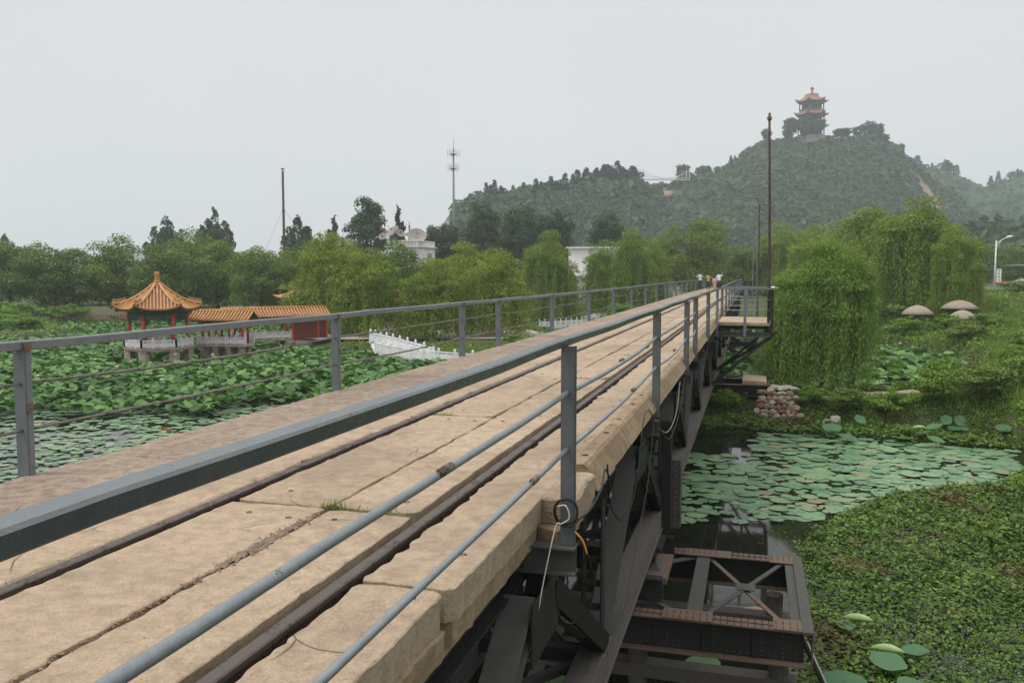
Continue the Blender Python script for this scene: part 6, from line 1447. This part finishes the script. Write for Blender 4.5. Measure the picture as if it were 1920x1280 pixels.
# ------------------------------------------------------------------ grass in the joints
def tuft(x, y, n, s, label):
    P = np.stack([x+rng.normal(size=n)*s, y+rng.normal(size=n)*s*.35, np.full(n, -.01+rz(y))], 1); d = np.stack([rng.normal(size=n)*.5, rng.normal(size=n)*.5, np.ones(n)], 1)
    obj('grass_tuft', np_mesh('grass_tuft', *leaf_quads(P, d, sphere_pts(n)*np.array([1,1,.1]), rnd(n, .02, .07), np.full(n, .006)), 'grass'), None, kind='stuff', label=label, category='grass')
tuft(-2.55, 4.87, 90, .06, 'green tuft where four slabs meet near the camera'); tuft(-2.2, 4.87, 60, .1, 'thin grass in the joint right of the four slab corner')
tuft(-2.0, 12.2, 90, .1, 'grass tuft right behind the second handrail post'); tuft(-2.55, 12.2, 70, .08, 'grass tuft in the third slab joint'); tuft(-3.15, 8.5, 50, .06, 'grass sprig beside the left track rail'); tuft(-2.2, 15.9, 60, .14, 'thin grass line in the fourth slab joint')
tuft(-2.1, 19.7, 80, .2, 'thin grass line in the fifth slab joint')

# ------------------------------------------------------------------ people
def person(x, y, face, h, pose, top, bottom, label, step=.0):
    t = empty('person', (x, y, rz(y)), face, label=label, category='person', group='walkers at the far end of the bridge'); s = h/1.72
    J = {'pel':(0,0,.95,.125),'sp':(0,0,1.15,.12),'ch':(0,-.01,1.36,.135),'nk':(0,-.01,1.49,.055),'hd':(0,-.02,1.60,.085),'ht':(0,-.02,1.68,.07)}
    for sd_, q in ((-1,'l'),(1,'r')):
        st = step*sd_
        J['hp'+q] = (.09*sd_,0,.92,.095); J['kn'+q] = (.10*sd_,-.04-st,.50,.06); J['an'+q] = (.10*sd_,.02-st*1.5,.09,.042); J['ft'+q] = (.11*sd_,-.13-st*1.5,.04,.035)
        J['sh'+q] = (.18*sd_,0,1.42,.06)
        if pose == 'camera': J['el'+q] = (.30*sd_,-.12,1.24,.042); J['wr'+q] = (.09*sd_,-.22,1.56,.03); J['hn'+q] = (.05*sd_,-.22,1.60,.035)
        elif pose == 'raise' and sd_ > 0: J['el'+q] = (.33,-.06,1.42,.042); J['wr'+q] = (.22,-.12,1.62,.03); J['hn'+q] = (.18,-.14,1.68,.035)
        else: J['el'+q] = (.25*sd_,.02,1.16,.042); J['wr'+q] = (.24*sd_,-.08,.93,.03); J['hn'+q] = (.24*sd_,-.10,.85,.035)
    E_ = [('pel','sp'),('sp','ch'),('ch','nk'),('nk','hd'),('hd','ht')]
    for q in 'lr': E_ += [('pel','hp'+q),('hp'+q,'kn'+q),('kn'+q,'an'+q),('an'+q,'ft'+q),('ch','sh'+q),('sh'+q,'el'+q),('el'+q,'wr'+q),('wr'+q,'hn'+q)]
    ks = list(J); me = bpy.data.meshes.new('skeleton'); me.from_pydata([tuple(c*s for c in J[k][:3]) for k in ks], [(ks.index(a), ks.index(b)) for a, b in E_], [])
    o = bpy.data.objects.new('skeleton', me); COL.objects.link(o); o.modifiers.new('s', 'SKIN'); m2 = o.modifiers.new('u', 'SUBSURF'); m2.levels = 1; m2.render_levels = 1
    for i, k in enumerate(ks): me.skin_vertices[0].data[i].radius = (J[k][3]*s, J[k][3]*s*.85); me.skin_vertices[0].data[i].use_root = (k == 'pel')
    dg = bpy.context.evaluated_depsgraph_get(); body = bpy.data.meshes.new_from_object(o.evaluated_get(dg)); bpy.data.objects.remove(o)
    body.materials.clear(); body.name = 'body'; obj('body', body, 'skin', t, True)
    co = [v.co.copy() for v in body.vertices]; nr_ = [v.normal.copy() for v in body.vertices]
    def cloth(name, cond, off, m):
        mb = MB(); mp = {}; fs = []
        for p in body.polygons:
            if all(cond(co[i]) for i in p.vertices):
                for i in p.vertices:
                    if i not in mp: mp[i] = len(mp)
                fs.append([mp[i] for i in p.vertices])
        mb.add([co[i]+nr_[i]*off for i in mp], fs); obj(name, mb, m, t, True)
    arm = lambda c: abs(c.x) > .14*s and c.z < 1.40*s
    cloth('shirt', lambda c: .93*s < c.z < 1.49*s and (abs(c.x) < .33*s) and not (abs(c.x) > .19*s and c.z < 1.08*s) and not (c.y < -.17*s), .016, top)
    cloth('trousers', lambda c: .10*s < c.z < .99*s and abs(c.x) < .21*s, .014, bottom)
    obj('hair', MB().lathe([(.001,.115),(.06,.10),(.092,.05),(.098,0),(.09,-.04)], 10, (0,-.01*s,1.62*s)), 'hair', t, True)
    obj('face', MB().lathe([(.012,-.01),(.012,.02),(.002,.035)], 5, (0,-.115*s,1.60*s)), 'skin', t)
    if pose == 'camera': obj('hand_camera', MB().box(-.06,.06,-.27*s,-.22*s,1.57*s,1.65*s), 'ink', t)
    return t
person(-4.85, 82.5, .2, 1.74, 'camera', 'shirt_white', 'trousers', 'leftmost person on the bridge in white shirt with both hands raised to the face', .06)
person(-4.15, 83.5, .0, 1.62, 'camera', 'shirt_yellow', 'trousers', 'person in yellow green top, second from the left at the far end of the bridge', -.05)
person(-3.45, 81.0, -.2, 1.35, 'down', 'shirt_pink', 'shirt_pink', 'short person in pink clothes walking beside the right hand adult', .04)
person(-3.05, 81.5, .1, 1.72, 'raise', 'shirt_white', 'trousers', 'person in white shirt shading the eyes, rightmost on the bridge', -.06)

# ------------------------------------------------------------------ haze
hb = obj('haze', MB().box(-870,870,-870,930,-6.5,114), None, None, kind='stuff', label='thin pale summer haze filling the air', category='haze')
hm = bpy.data.materials.new('haze'); hm.use_nodes = True; hn = hm.node_tree; hn.nodes.clear()
ho = hn.nodes.new('ShaderNodeOutputMaterial'); hv = hn.nodes.new('ShaderNodeVolumePrincipled')
hv.inputs['Color'].default_value = (.86, .94, 1.0, 1); hv.inputs['Density'].default_value = .00052; hv.inputs['Anisotropy'].default_value = .25
hn.links.new(hv.outputs[0], ho.inputs['Volume']); hb.data.materials.append(hm); hb.display_type = 'WIRE'
